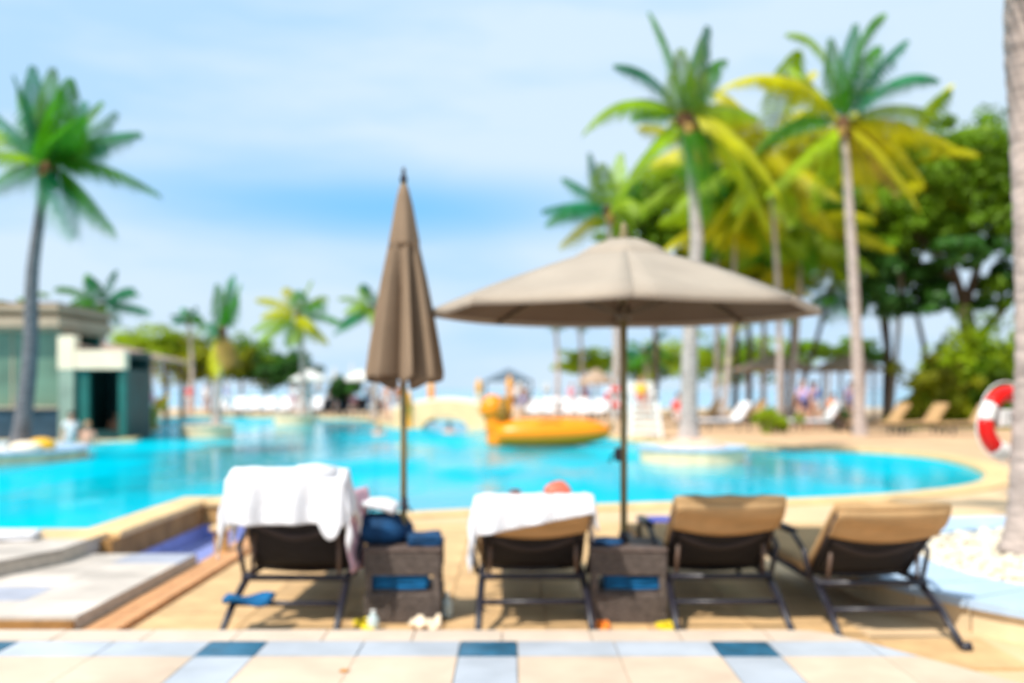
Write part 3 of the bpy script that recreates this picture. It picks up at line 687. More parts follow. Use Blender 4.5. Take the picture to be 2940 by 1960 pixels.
# ------------------------------------------------------------------ people
def skin_mesh(name, V, E, sub=1):
    me = bpy.data.meshes.new(name); me.from_pydata([v[0] for v in V], E, [])
    o = bpy.data.objects.new(name, me); C.objects.link(o)
    m = o.modifiers.new('skin', 'SKIN'); m.use_smooth_shade = True
    if not me.skin_vertices: raise RuntimeError('no skin layer')
    for i, v in enumerate(V):
        r = v[1]; me.skin_vertices[0].data[i].radius = (r, r) if not isinstance(r, tuple) else r
    me.skin_vertices[0].data[0].use_root = True
    s = o.modifiers.new('sub', 'SUBSURF'); s.levels = sub; s.render_levels = sub
    dg = bpy.context.evaluated_depsgraph_get(); ev = o.evaluated_get(dg)
    nm = bpy.data.meshes.new_from_object(ev); nm.name = name
    for p in nm.polygons: p.use_smooth = True
    bpy.data.objects.remove(o); return nm
def person_meshes(J, tag_, fingers=True, sub=1):
    """J: joints; returns body, shirt, trunks and hair meshes for that pose"""
    V = []; E = []; idx = {}
    def add(k, p, r, par=None):
        idx[k] = len(V); V.append((Vector(p), r))
        if par: E.append((idx[par], idx[k]))
    pel, che, nek, hd = (Vector(J[k]) for k in ('pelvis', 'chest', 'neck', 'head'))
    add('pelvis', pel, .115); add('waist', pel.lerp(che, .45), .10, 'pelvis'); add('chest', che, .125, 'waist'); add('neck', nek, .05, 'chest')
    up_ = (hd - nek).normalized(); fw = Vector(J['face']).normalized(); sd = up_.cross(fw).normalized()
    add('jaw', hd - up_ * .055 + fw * .012, .062, 'neck'); add('head', hd + up_ * .01, .083, 'jaw'); add('top', hd + up_ * .065, .062, 'head')
    add('nose', hd + fw * .085 - up_ * .02, .012, 'head'); add('nosetip', hd + fw * .102 - up_ * .03, .009, 'nose')
    for s, q in ((1, 'l'), (-1, 'r')):
        add('ear' + q, hd + sd * s * .085, .012, 'head')
        sh, el, wr, hi, kn, an, to = (Vector(J[q + k]) for k in ('sh', 'el', 'wr', 'hip', 'knee', 'ank', 'toe'))
        add(q + 'sh', sh, .052, 'chest'); add(q + 'el', el, .038, q + 'sh'); add(q + 'wr', wr, .026, q + 'el')
        hdv = (wr - el).normalized(); add(q + 'palm', wr + hdv * .06, (.036, .018), q + 'wr')
        if fingers:
            ax = hdv.cross(Vector((0.3, 1, 0.1))).normalized(); cu = hdv.cross(ax).normalized()
            for f, L_ in ((-1.5, .06), (-.5, .075), (.5, .07), (1.5, .055)):
                b = wr + hdv * .09 + ax * f * .017
                add(q + 'f%d' % (f * 2), b, .0085, q + 'palm'); add(q + 'g%d' % (f * 2), b + hdv * L_ * .5 + cu * .006, .008, q + 'f%d' % (f * 2)); add(q + 'h%d' % (f * 2), b + hdv * L_ * .9 + cu * .022, .0065, q + 'g%d' % (f * 2))
            add(q + 't', wr + hdv * .045 + ax * -.04, .010, q + 'wr'); add(q + 'tt', wr + hdv * .085 + ax * -.055 + cu * .01, .008, q + 't')
        add(q + 'hip', hi, .085, 'pelvis'); add(q + 'th', hi.lerp(kn, .5), .07, q + 'hip'); add(q + 'kn', kn, .052, q + 'th')
        add(q + 'calf', kn.lerp(an, .35), .052, q + 'kn'); add(q + 'an', an, .034, q + 'calf'); add(q + 'to', to, (.042, .022), q + 'an')
    body = skin_mesh('body', V, E, sub)
    E2 = [(0, 1), (0, 2)]; V2 = [(pel, .135), (pel.lerp(che, .18), .125)]
    for q in 'lr':
        hi, kn = Vector(J[q + 'hip']), Vector(J[q + 'knee']); b = len(V2)
        V2 += [(hi, .105), (hi.lerp(kn, .45), .092)]; E2 += [(0, b), (b, b + 1)]
    E2 = [(0, 1)] + [e for e in E2 if e != (0, 1) and e != (0, 2)]
    trunks = skin_mesh('swim_trunks', V2, E2, 1)
    V3 = [(che, .142), (pel.lerp(che, .45), .12), (pel.lerp(che, .1), .13), (che.lerp(nek, .4), .085)]; E3 = [(0, 1), (1, 2), (0, 3)]
    for q in 'lr':
        sh, el = Vector(J[q + 'sh']), Vector(J[q + 'el']); b = len(V3); V3 += [(sh, .066), (sh.lerp(el, .5), .055)]; E3 += [(0, b), (b, b + 1)]
    shirt = skin_mesh('shirt', V3, E3, 1)
    hb = MB().ball(hd + up_ * .03 - fw * .018, (.092, .092, .088), 14, 8)
    hair = hb.mesh('hair', True)
    eb = MB()
    for s in (1, -1): eb.ball(hd + fw * .066 + sd * s * .032 + up_ * .0, .010, 8, 6)
    eb.ball(hd + fw * .058 - up_ * .062, (.022, .022, .006), 8, 6)
    face = eb.mesh('face_features', True)
    return dict(body=body, trunks=trunks, shirt=shirt, hair=hair, face=face)
def stand_pose(walk=0.0, arm=0.0):
    J = dict(pelvis=(0, 0, .92), chest=(0, .0, 1.24), neck=(0, 0, 1.46), head=(0, -.01, 1.58), face=(0, -1, 0))
    for s, q in ((1, 'l'), (-1, 'r')):
        J[q + 'sh'] = (s * .175, 0, 1.40); J[q + 'el'] = (s * .22, .04 + s * walk * .1, 1.12 + (arm * .2 if s > 0 else 0)); J[q + 'wr'] = (s * (.24 - .1 * arm), -.03 - arm * .22 + s * walk * .18, .87 + arm * .35)
        J[q + 'hip'] = (s * .085, 0, .88); J[q + 'knee'] = (s * .095, -.02 - s * walk * .18, .49); J[q + 'ank'] = (s * .10, .01 - s * walk * .28 + walk * .05, .075); J[q + 'toe'] = (s * .115, -.13 - s * walk * .28, .025)
    return J
def sit_pose():
    J = dict(pelvis=(0, 0, .13), chest=(0, .08, .45), neck=(0, .1, .66), head=(0, .07, .78), face=(0, -1, 0))
    for s, q in ((1, 'l'), (-1, 'r')):
        J[q + 'sh'] = (s * .175, .09, .60); J[q + 'el'] = (s * .23, .05, .33); J[q + 'wr'] = (s * .18, -.18, .27)
        J[q + 'hip'] = (s * .09, -.03, .11); J[q + 'knee'] = (s * .12, -.42, .14); J[q + 'ank'] = (s * .12, -.50, -.27); J[q + 'toe'] = (s * .13, -.62, -.33)
    return J
PM = {'stand': person_meshes(stand_pose(), 'a'), 'walk': person_meshes(stand_pose(.8, .6), 'b'), 'sit': person_meshes(sit_pose(), 'c')}
def place_person(kind, loc, rz, label, skin='skin', top=None, shorts='cloth_navy', hair='hair_dark', group=None, scale=1.0, meshes=None):
    t = thing('person', label, 'person', loc, rz, group); t.scale = (scale,) * 3
    D = meshes or PM[kind]
    obj('body', D['body'], skin, t); obj('swim_trunks', D['trunks'], shorts, t); obj('face_features', D['face'], 'eye', t)
    if top: obj('shirt', D['shirt'], top, t)
    if hair: obj('hair', D['hair'], hair, t)
    return t
# the person on lounger two: head against the back, one knee up, legs to the pool
JL = dict(pelvis=(.15, 6.50, .45), chest=(.19, 6.18, .57), neck=(.235, 5.97, .69), head=(.27, 5.88, .785), face=(.0, .55, .8))
JL.update(lsh=(.02, 6.11, .60), lel=(-.1, 6.33, .49), lwr=(-.02, 6.56, .48), rsh=(.36, 6.11, .61), rel=(.43, 6.36, .50), rwr=(.36, 6.60, .46),
          lhip=(.07, 6.56, .45), lknee=(.02, 6.92, .68), lank=(.0, 7.26, .41), ltoe=(-.01, 7.42, .42), rhip=(.24, 6.56, .44), rknee=(.27, 6.98, .43), rank=(.27, 7.40, .41), rtoe=(.28, 7.46, .51))
pm = person_meshes(JL, 'lying', True, 2)
place_person(None, (0, 0, 0), 0, 'sunburnt person with thin hair lying on the lounger facing the pool, one knee raised', 'skin_red', None, 'cloth_navy', None, meshes=pm)

# ------------------------------------------------------------------ palms
def frond_mesh(p0, p1, p2, wid, n=26, droop=.5, seed=0, name='frond'):
    n = int(n * 1.25)
    """quadratic rachis p0-p1-p2 with leaflets on both sides"""
    rnd = random.Random(seed); mb = MB(); pts = []
    p0, p1, p2 = Vector(p0), Vector(p1), Vector(p2)
    for i in range(13):
        t = i / 12; pts.append((1 - t) ** 2 * p0 + 2 * t * (1 - t) * p1 + t * t * p2)
    L = sum((b - a).length for a, b in zip(pts, pts[1:]))
    r0 = .012 * L ** .5
    mb.tube(pts, [r0 * (1.6 - 1.35 * i / 12) for i in range(13)], 5, False)
    side0 = (p2 - p0).cross(Vector((0, 0, 1)))
    if side0.length < .1 * L: side0 = Vector((rnd.uniform(-1, 1), rnd.uniform(-1, 1), 0))
    side0.normalize()
    roll = rnd.uniform(-.45, .45)
    for i in range(n):
        t = .12 + .88 * (i + .5) / n
        q = (1 - t) ** 2 * p0 + 2 * t * (1 - t) * p1 + t * t * p2
        d = (2 * (1 - t) * (p1 - p0) + 2 * t * (p2 - p1)).normalized()
        sdv = (side0 - d * side0.dot(d)).normalized(); upv = sdv.cross(d)
        ll = wid * (math.sin(math.pi * min(1, (t * .93 + .07)) ** .8) * .85 + .28) * rnd.uniform(.85, 1.12)
        for s in (-1, 1):
            vec = (sdv * s * math.cos(roll * s) + upv * .25 * s * math.sin(roll) + d * (.40 + .5 * t)).normalized()
            wv = d * (.80 * L / n)
            a = q; m_ = q + vec * ll * .5 - Vector((0, 0, droop * ll * .16)); e = q + vec * ll * .86 - Vector((0, 0, droop * ll * .62))
            mb.add([a - wv * .35, a + wv * .35, m_ + wv * .5, m_ - wv * .5, e], [(0, 1, 2, 3), (3, 2, 4)])
    me = bpy.data.meshes.new(name); me.from_pydata(mb.v, [], mb.f); me.update(); return me
def trunk_mesh(pts, r0, r1, n=12, rings=True):
    pts = [Vector(p) for p in pts]; out = []
    K = 12
    for i in range(len(pts) - 1):
        a, b, c, d = pts[max(i - 1, 0)], pts[i], pts[i + 1], pts[min(i + 2, len(pts) - 1)]
        for k in range(K):
            t = k / K; out.append(.5 * ((2 * b) + (-a + c) * t + (2 * a - 5 * b + 4 * c - d) * t * t + (-a + 3 * b - 3 * c + d) * t ** 3))
    out.append(pts[-1]); m = len(out)
    rad = []
    for i in range(m):
        t = i / (m - 1); r = r0 + (r1 - r0) * min(1, t * 1.15) + r0 * .38 * max(0, 1 - t * 9) ** 2
        rad.append(r * (1 + (.035 if i % 2 else -.02)))
    return MB().tube(out, rad, n)
def palm(label, base, trunk_pts, r0, r1, fronds, cols, wid=.5, seed=1, nleaf=26, trunk='trunk', group=None, nuts=True, name='palm_tree', trunk_label=None):
    """trunk_pts: world points; fronds: (mid, tip) world points; cols: materials"""
    b = Vector(base); t = thing(name, label, 'palm tree', b, 0, group); rnd = random.Random(seed)
    trunk_mesh([Vector(p) - b for p in trunk_pts], r0, r1).build('trunk', trunk, t, True)
    c = Vector(trunk_pts[-1]) - b
    MB().ball(c + Vector((0, 0, -.05)), (r1 * 1.9, r1 * 1.9, r1 * 3.0), 10, 8).build('crown_heart', 'crownshaft', t, True)
    for i, (m_, e_) in enumerate(fronds):
        col = cols[i % len(cols)] if isinstance(cols, list) and len(cols) < len(fronds) else cols[i]
        obj('frond', frond_mesh(c, Vector(m_) - b, Vector(e_) - b, wid * 1.2 * rnd.uniform(.85, 1.12), nleaf, rnd.uniform(.9, 1.7), seed * 100 + i), col, t)
    if nuts:
        for k in range(6):
            a = rnd.uniform(0, 6.28); r = r1 * 1.7
            MB().ball(c + Vector((r * math.cos(a), r * math.sin(a), -.18 - rnd.uniform(0, .2))), (.10, .10, .13), 8, 6).build('coconut', 'coconut', t, True)
    return t
def pf(cx, cy, Y, lst, dseed=0):
    """fronds drawn as (ctrl px,py, tip px,py, depth offset at tip)"""
    return [(P(a, b, Y + dz * .6), P(c, d, Y + dz)) for a, b, c, d, dz in lst]
def rf(c, n, L, seed, lo=-35, hi=80, bias=0):
    """random crown: arching fronds about world point c"""
    rnd = random.Random(seed); out = []
    for i in range(n):
        a = 2.399 * i + rnd.uniform(-.25, .25); el = R(hi - (hi - lo) * ((i + .5) / n) ** .85)
        l = L * rnd.uniform(.85, 1.1); h = Vector((math.cos(a), math.sin(a), 0))
        mid = Vector(c) + h * l * .55 * max(.18, math.cos(el)) + Vector((0, 0, l * .55 * math.sin(el) + l * .16))
        tip = mid + h * l * .5 * max(.2, math.cos(el)) + Vector((0, 0, l * .40 * math.sin(el - R(48))))
        out.append((mid, tip))
    return out
# left palm in its round planter
YL = 20.5
fl = pf(140, 470, YL, [
    (130, 330, 150, 195, .3), (170, 330, 200, 225, -.6), (100, 330, 95, 190, .5), (110, 370, 40, 215, -.3), (180, 380, 290, 290, .6), (200, 430, 330, 320, -.5),
    (235, 380, 400, 378, .5), (250, 420, 455, 555, -.4), (200, 470, 330, 660, .3), (175, 500, 215, 680, -.7), (80, 400, -40, 300, .5), (60, 420, -70, 440, -.7),
    (90, 440, -60, 560, .4), (120, 370, 60, 260, 1.3), (165, 400, 240, 290, 1.4), (150, 400, 175, 260, -1.2), (220, 440, 300, 420, 1.5), (60, 380, -60, 360, 1.5), (160, 390, 230, 330, -1.4)])
palm('tall curved coconut palm growing from the round planter at the left edge', P(58, 1285, YL), [P(55, 1287, YL), P(70, 1180, YL), P(88, 1000, YL), P(92, 800, YL), P(112, 640, YL), P(138, 480, YL)], .19, .10, fl,
     ['frond_green', 'frond_green', 'frond_teal', 'frond_teal', 'frond_green', 'frond_green', 'frond_teal', 'frond_green', 'frond_green', 'frond_teal', 'frond_teal', 'frond_lime', 'frond_green', 'frond_green', 'frond_teal', 'frond_green', 'frond_teal', 'frond_lime', 'frond_green'], .5, 11, 34, trunk='trunk_shaded')
# centre-right palm A
YA = 20.0
fa = pf(1965, 335, YA, [
    (1945, 150, 1866, 35, .3), (1995, 190, 2030, 75, -.4), (1990, 250, 2012, 110, .6), (1955, 250, 1955, 140, -.8), (1880, 180, 1768, 185, .5), (1790, 215, 1675, 380, -.4),
    (1880, 250, 1760, 305, .8), (1880, 360, 1755, 600, .3), (1870, 400, 1800, 520, -.7), (2030, 270, 2170, 330, .6), (2090, 290, 2240, 560, -.5), (2070, 330, 2210, 660, .5),
    (2020, 330, 2080, 560, .5), (2010, 360, 2030, 640, -.6), (2010, 170, 2080, 170, 1.0), (1990, 300, 2060, 190, 1.3), (1900, 290, 1820, 330, 1.4)])
palm('coconut palm with a straight pale trunk on the oval pool island behind the open parasol', P(1978, 1262, YA), [P(1978, 1264, YA), P(1979, 1100, YA), P(1984, 900, YA), P(2000, 700, YA), P(1988, 520, YA), P(1966, 345, YA)], .19, .10, fa,
     ['frond_green', 'frond_teal', 'frond_lime', 'frond_lime', 'frond_teal', 'frond_lime', 'frond_green', 'frond_lime', 'frond_lime', 'frond_lime', 'frond_yellow', 'frond_yellow', 'frond_green', 'frond_green', 'frond_green', 'frond_green', 'frond_green'], .42, 21, 30, trunk='trunk')
# right palm B
YB = 30.0
fb = pf(2419, 350, YB, [
    (2390, 80, 2262, 95, .5), (2405, 230, 2385, 110, -.5), (2432, 180, 2455, 70, .6), (2455, 60, 2535, 38, -.5), (2490, 190, 2600, 115, .7), (2570, 170, 2690, 225, -.6),
    (2560, 260, 2690, 330, .6), (2310, 180, 2190, 230, .5), (2250, 130, 2050, 265, -.6), (2300, 290, 2180, 420, .9), (2330, 400, 2200, 560, -.9), (2500, 300, 2650, 520, .8),
    (2520, 380, 2640, 600, -.8), (2470, 420, 2520, 600, .8), (2370, 420, 2330, 600, .8), (2480, 360, 2580, 560, 1.6), (2450, 160, 2520, 130, 1.5), (2350, 240, 2270, 190, 1.8), (2530, 300, 2740, 420, 1.4)])
palm('tallest slender coconut palm behind the far loungers at right', P(2466, 1225, YB), [P(2470, 1260, YB), P(2462, 1050, YB), P(2453, 850, YB), P(2442, 660, YB), P(2430, 480, YB), P(2419, 360, YB)], .19, .12, fb,
     ['frond_lime', 'frond_green', 'frond_teal', 'frond_green', 'frond_teal', 'frond_teal', 'frond_lime', 'frond_yellow', 'frond_yellow', 'frond_green', 'frond_lime', 'frond_yellow', 'frond_yellow', 'frond_yellow', 'frond_lime', 'frond_dead', 'frond_green', 'frond_lime', 'frond_yellow'], .62, 31, 32, trunk='trunk')
# palm C, left of A
YC = 34.0
fc = pf(1745, 600, YC, [(1720, 520, 1695, 440, .4), (1690, 560, 1560, 600, -.5), (1690, 610, 1610, 700, .6), (1650, 560, 1570, 640, 1.2), (1760, 520, 1780, 440, .6), (1800, 540, 1850, 600, -.6), (1700, 540, 1620, 510, .8), (1790, 600, 1830, 700, .8), (1730, 530, 1730, 470, -1), (1770, 560, 1830, 520, 1.4)])
palm('smaller yellow-green palm leaning left of the island palm, above the open parasol', P(1765, 1215, YC), [P(1765, 1200, YC), P(1770, 950, YC), P(1755, 760, YC), P(1745, 605, YC)], .15, .09, fc, ['frond_teal', 'frond_teal', 'frond_yellow', 'frond_green', 'frond_lime', 'frond_lime', 'frond_teal', 'frond_lime', 'frond_lime', 'frond_green'], .62, 41, 24)
# palms whose yellow crowns fill the gap between A and B
for i, (cx, cy, Y, L, bx, cols, lab) in enumerate([
    (2205, 430, 35, 3.9, 2240, ['frond_yellow', 'frond_yellow', 'frond_lime'], 'bright yellow-leaved palm between the two tall palms at right'),
    (2110, 590, 38, 3.1, 2075, ['frond_lime', 'frond_green', 'frond_yellow'], 'low palm just right of the island palm trunk, partly hidden by the parasol'),
    (2300, 640, 40, 3.4, 2265, ['frond_lime', 'frond_yellow', 'frond_green'], 'drooping olive palm left of the tallest slender palm'),
    (2170, 800, 44, 2.6, 2190, ['frond_lime', 'frond_yellow', 'frond_green'], 'low bushy palm seen behind the right tip of the open parasol'),
    (2040, 470, 40, 3.2, 2055, ['frond_lime', 'frond_yellow', 'frond_lime'], 'lime green palm directly behind the crown of the island palm'),
    (2590, 480, 42, 4.0, 2555, ['frond_yellow', 'frond_yellow', 'frond_lime'], 'yellow drooping palm to the right of the tallest slender palm, before the big tree')]):
    c = P(cx, cy, Y)
    palm(lab, P(bx, 1215, Y), [Vector((P(bx, 1200, Y).x, Y, 0)), P((bx + cx) / 2 + 12, 850, Y), c], .12, .08, rf(c, 26, L, 50 + i, -75, 70), cols, .8, 60 + i, 26)
# smaller far palms over the pool
for i, (cx, cy, Y, L, n, bx, by, cols, w_, hi, lo, lab, tr) in enumerate([
    (292, 880, 40, 1.75, 13, 290, 1150, ['frond_teal', 'frond_green', 'frond_teal'], .5, 78, -30, 'teal-green palm rising behind the pool bar roof', 'trunk'),
    (858, 905, 41, 1.75, 16, 868, 1182, ['frond_lime', 'frond_yellow', 'frond_green'], .5, 80, -60, 'round-headed palm growing from the smaller far pool planter', 'trunk'),
    (543, 925, 55, 1.1, 9, 548, 1170, ['frond_teal', 'frond_teal', 'frond_green'], .4, 75, 0, 'small distant palm with a compact teal crown above the tree row', 'trunk'),
    (1068, 885, 46, 1.9, 13, 1075, 1170, ['frond_teal', 'frond_lime', 'frond_teal'], .45, 72, -40, 'palm half hidden behind the closed parasol', 'trunk'),
    (1850, 1010, 50, 1.6, 9, 1855, 1190, ['frond_teal', 'frond_green'], .5, 60, -40, 'short palm seen under the right side of the open parasol beside the white chair', 'trunk'),
    (1590, 880, 60, 1.9, 12, 1600, 1175, ['frond_teal', 'frond_teal'], .5, 60, -60, 'distant slim palm under the left half of the open parasol', 'trunk'),
    (1660, 890, 62, 1.9, 12, 1668, 1175, ['frond_teal', 'frond_teal'], .5, 60, -60, 'distant slim palm under the middle of the open parasol', 'trunk'),
    (2540, 830, 44, 2.1, 12, 2552, 1200, ['frond_teal', 'frond_green'], .55, 60, -60, 'dark slim palm trunk and crown between the tall palm and the hedge', 'trunk_dark'),
    (2385, 830, 46, 2.2, 12, 2268, 1200, ['frond_teal', 'frond_green'], .6, 60, -65, 'dark-fronded palm leaning right, over the thatched shelters', 'trunk_dark')]):
    c = P(cx, cy, Y); b = Vector((P(bx, by, Y).x, Y, 0 if i != 1 else .3))
    palm(lab, b, [b, P((bx + cx) / 2 + 6, (by + cy) / 2, Y), c], .15, .085, rf(c, n, L, 80 + i, lo, hi), cols, w_, 90 + i, 18, trunk=tr, nuts=False)
# palm two: slim upright crown over the cream planter
Y2 = 30.0
f2 = pf(635, 950, Y2, [(640, 880, 655, 800, .1), (655, 870, 690, 815, .3), (640, 880, 625, 815, -.3), (650, 850, 670, 790, .4), (610, 915, 600, 935, .5), (600, 930, 610, 965, -.4), (625, 990, 600, 1060, .4), (650, 990, 660, 1050, -.4), (620, 1000, 618, 1080, -.5), (665, 1000, 690, 1040, .5), (655, 900, 680, 850, -.6)])
palm('slim upright palm on the cream planter left of centre in the pool', P(622, 1222, Y2), [P(620, 1224, Y2), P(626, 1120, Y2), P(632, 1040, Y2), P(638, 950, Y2)], .13, .08, f2, ['frond_green', 'frond_green', 'frond_green', 'frond_teal', 'frond_teal', 'frond_teal', 'frond_yellow', 'frond_dead', 'frond_yellow', 'frond_dead', 'frond_green'], .38, 71, 22, nuts=False)
# near palm at the right edge, above the pebble planter
YN = 7.4
cN = Vector((3.9, YN, 6.4))
palm('thick pale palm trunk rising from the pebble planter at the right edge', (3.83, YN, .2), [(3.84, YN, .18), P(2966, 1350, YN), P(2978, 1050, YN), P(2972, 700, YN), P(2955, 350, YN), P(2938, 0, YN), cN], .165, .13,
     rf(cN, 16, 2.6, 99, -30, 75), ['frond_green', 'frond_lime'], .5, 98, 26)

# ------------------------------------------------------------------ planters and islands
def planter(name, label, c, r, z0, z1, rim, inner, wall_m, rim_m, fill_m, n=28, sy=1.0, mound=0, group=None):
    t = thing(name, label, 'planter', (c[0], c[1], 0), 0, group)
    k = 0
    for i in range(n):
        a0, a1 = 2 * math.pi * i / n + .003, 2 * math.pi * (i + 1) / n - .003
        def ring(ri, ro, za, zb, nm, m):
            q = [(ri * math.cos(a0), ri * math.sin(a0) * sy), (ro * math.cos(a0), ro * math.sin(a0) * sy), (ro * math.cos((a0 + a1) / 2), ro * math.sin((a0 + a1) / 2) * sy), (ro * math.cos(a1), ro * math.sin(a1) * sy), (ri * math.cos(a1), ri * math.sin(a1) * sy), (ri * math.cos((a0 + a1) / 2), ri * math.sin((a0 + a1) / 2) * sy)]
            MB().prism(q, za, zb).build(nm, m, t)
        ring(r - .22, r, z0, z1 - .05, 'wall_stone', wall_m); ring(inner, r + .04, z1 - .05, z1, 'rim_stone', rim_m)
    MB().lathe([(inner + .04, z0 + .02), (inner + .04, z1 - .055), (inner * .75, z1 - .04 + mound * .55), (inner * .4, z1 - .03 + mound * .95), (0.0, z1 - .02 + mound)], (0, 0, 0), 32, None, 1, sy).build('gravel_bed', fill_m, t, True)
    return t
planter('round_planter', 'big round planter with pale blue rim and white pebbles at the right edge', (4.75, 6.94), 2.44, -.02, .2, .5, 1.82, 'cream_wall', 'blue_rim', 'pebble', 36)
# pebbles
rp = random.Random(5); mb = MB()
for k in range(1800):
    a = rp.uniform(0, 6.283); r = 1.8 * rp.random() ** .5; x, y = 4.75 + r * math.cos(a), 6.94 + r * math.sin(a)
    if (x - 3.84) ** 2 + (y - 7.4) ** 2 < .06: continue
    s = rp.uniform(.02, .045); mb.ball((x, y, .17 + s * .3), (s, s * rp.uniform(.7, 1), s * .6), 6, 4)
tag(mb.build('pebbles', 'pebble', None, True), 'pale cream pebbles filling the round planter at right', 'pebbles', kind='stuff')
planter('round_planter', 'low round planter island with pale rim at the left edge of the pool', (-11.15, 20.7), 2.15, -.3, .18, .4, 1.5, 'cream_wall', 'blue_rim', 'pebble', 28)
planter('oval_island', 'oval cream planter island in the pool carrying the straight palm', (3.62, 20.0), 1.04, -.3, .26, .3, .74, 'cream_wall', 'blue_rim', 'mound_stone', 22, mound=.2)
planter('round_planter', 'cream round planter in the water under the slim upright palm', (-9.25, 30.2), .80, -.3, .33, .3, .52, 'cream_wall', 'cream_paint', 'pebble', 18)
planter('round_planter', 'farther cream planter in the water under the round-headed palm', (-9.0, 41.2), .82, -.3, .36, .3, .52, 'cream_wall', 'cream_paint', 'pebble', 18)
rk = MB().ball((0, 0, .12), (.30, .26, .16), 10, 6).build('rock', 'yellow_paint', None, True); rk.location = (-9.55, 20.2, .14)
tag(rk, 'yellow rounded stone on the left planter just right of the palm trunk', 'rock')
rk = MB().ball((0, 0, .1), (.34, .2, .13), 10, 6).build('rock', 'cream_paint', None, True); rk.location = (-9.62, 19.7, .15)
tag(rk, 'pale cream rounded stone at the front rim of the left planter', 'rock')

# lifebuoy on the near palm
lb = thing('lifebuoy', 'red and white lifebuoy hanging at the left side of the right-edge palm trunk', 'lifebuoy', (3.83, 7.68, 1.14), R(20))
def torus_seg(a0, a1, R0=.225, r0=.062, n=10, m=12, grow=0):
    pts = [(R0 * math.cos(a), 0, R0 * math.sin(a)) for a in [a0 + (a1 - a0) * i / n for i in range(n + 1)]]
    return MB().tube(pts, [r0 + grow] * (n + 1), m)
for k in range(4):
    c = R(158 + 90 * k); torus_seg(c - R(15), c + R(15), grow=.004).build('white_band', 'white_paint', lb, True)
    torus_seg(c + R(15), c + R(75)).build('red_section', 'red_plastic', lb, True)
for k in range(4):
    c = R(158 + 90 * k); ps = [((.295 + .03 * math.sin(math.pi * i / 8)) * math.cos(c + R(90) * i / 8), 0, (.295 + .03 * math.sin(math.pi * i / 8)) * math.sin(c + R(90) * i / 8)) for i in range(9)]
    MB().tube(ps, .006, 6).build('rope', 'white_paint', lb, True)
MB().box((-.05, -.02, .04), (.13, .06, .13)).build('bracket', 'white_paint', lb, bevel=.01)
MB().bar((-.04, -.01, .05), (.06, -.14, .05), .03).build('hook', 'charcoal_metal', lb)

# ------------------------------------------------------------------ broadleaf trees, shrubs
def foliage(clumps, n, size, seed):
    """clumps: (centre, radii). leaf faces spread on and in each clump"""
    rnd = random.Random(seed); mb = MB(); tot = sum(c[1][0] * c[1][2] for c in clumps)
    for c, r in clumps:
        c = Vector(c); k = int(n * r[0] * r[2] / tot)
        sub = [(c + Vector((rnd.gauss(0, .5) * r[0], rnd.gauss(0, .5) * r[1], rnd.gauss(0, .5) * r[2])), rnd.uniform(.22, .42)) for _ in range(max(4, int(k / 60)))]
        for _ in range(k):
            q, sr = rnd.choice(sub); d = Vector((rnd.gauss(0, 1), rnd.gauss(0, 1), rnd.gauss(0, 1))).normalized()
            p = q + Vector((d.x * r[0], d.y * r[1], d.z * r[2])) * sr * rnd.uniform(.6, 1.05)
            nn = (d + Vector((rnd.gauss(0, .5), rnd.gauss(0, .5), rnd.gauss(.4, .5)))).normalized(); a = nn.orthogonal().normalized(); a.rotate(Matrix.Rotation(rnd.uniform(0, 6.28), 3, nn)); b = nn.cross(a)
            s = size * rnd.uniform(.6, 1.4)
            mb.add([p - a * s, p + b * s * .45, p + a * s, p - b * s * .45], [(0, 1, 2, 3)])
    me = bpy.data.meshes.new('crown'); me.from_pydata(mb.v, [], mb.f); me.update(); return me
def tree(label, base, limbs, clumps, n, size, leaf, trunk='trunk_dark', seed=1, name='tree', cat='tree', group=None, extra=None):
    b = Vector(base); t = thing(name, label, cat, b, 0, group)
    for i, (pts, r0, r1) in enumerate(limbs):
        pts = [Vector(p) - b for p in pts]; m = len(pts)
        MB().tube(pts, [r0 + (r1 - r0) * k / (m - 1) for k in range(m)], 9).build('trunk' if i == 0 else 'limb', trunk, t, True)
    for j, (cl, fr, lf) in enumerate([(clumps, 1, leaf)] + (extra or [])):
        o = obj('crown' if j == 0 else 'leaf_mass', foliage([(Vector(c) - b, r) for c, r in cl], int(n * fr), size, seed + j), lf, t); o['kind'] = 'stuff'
    return t
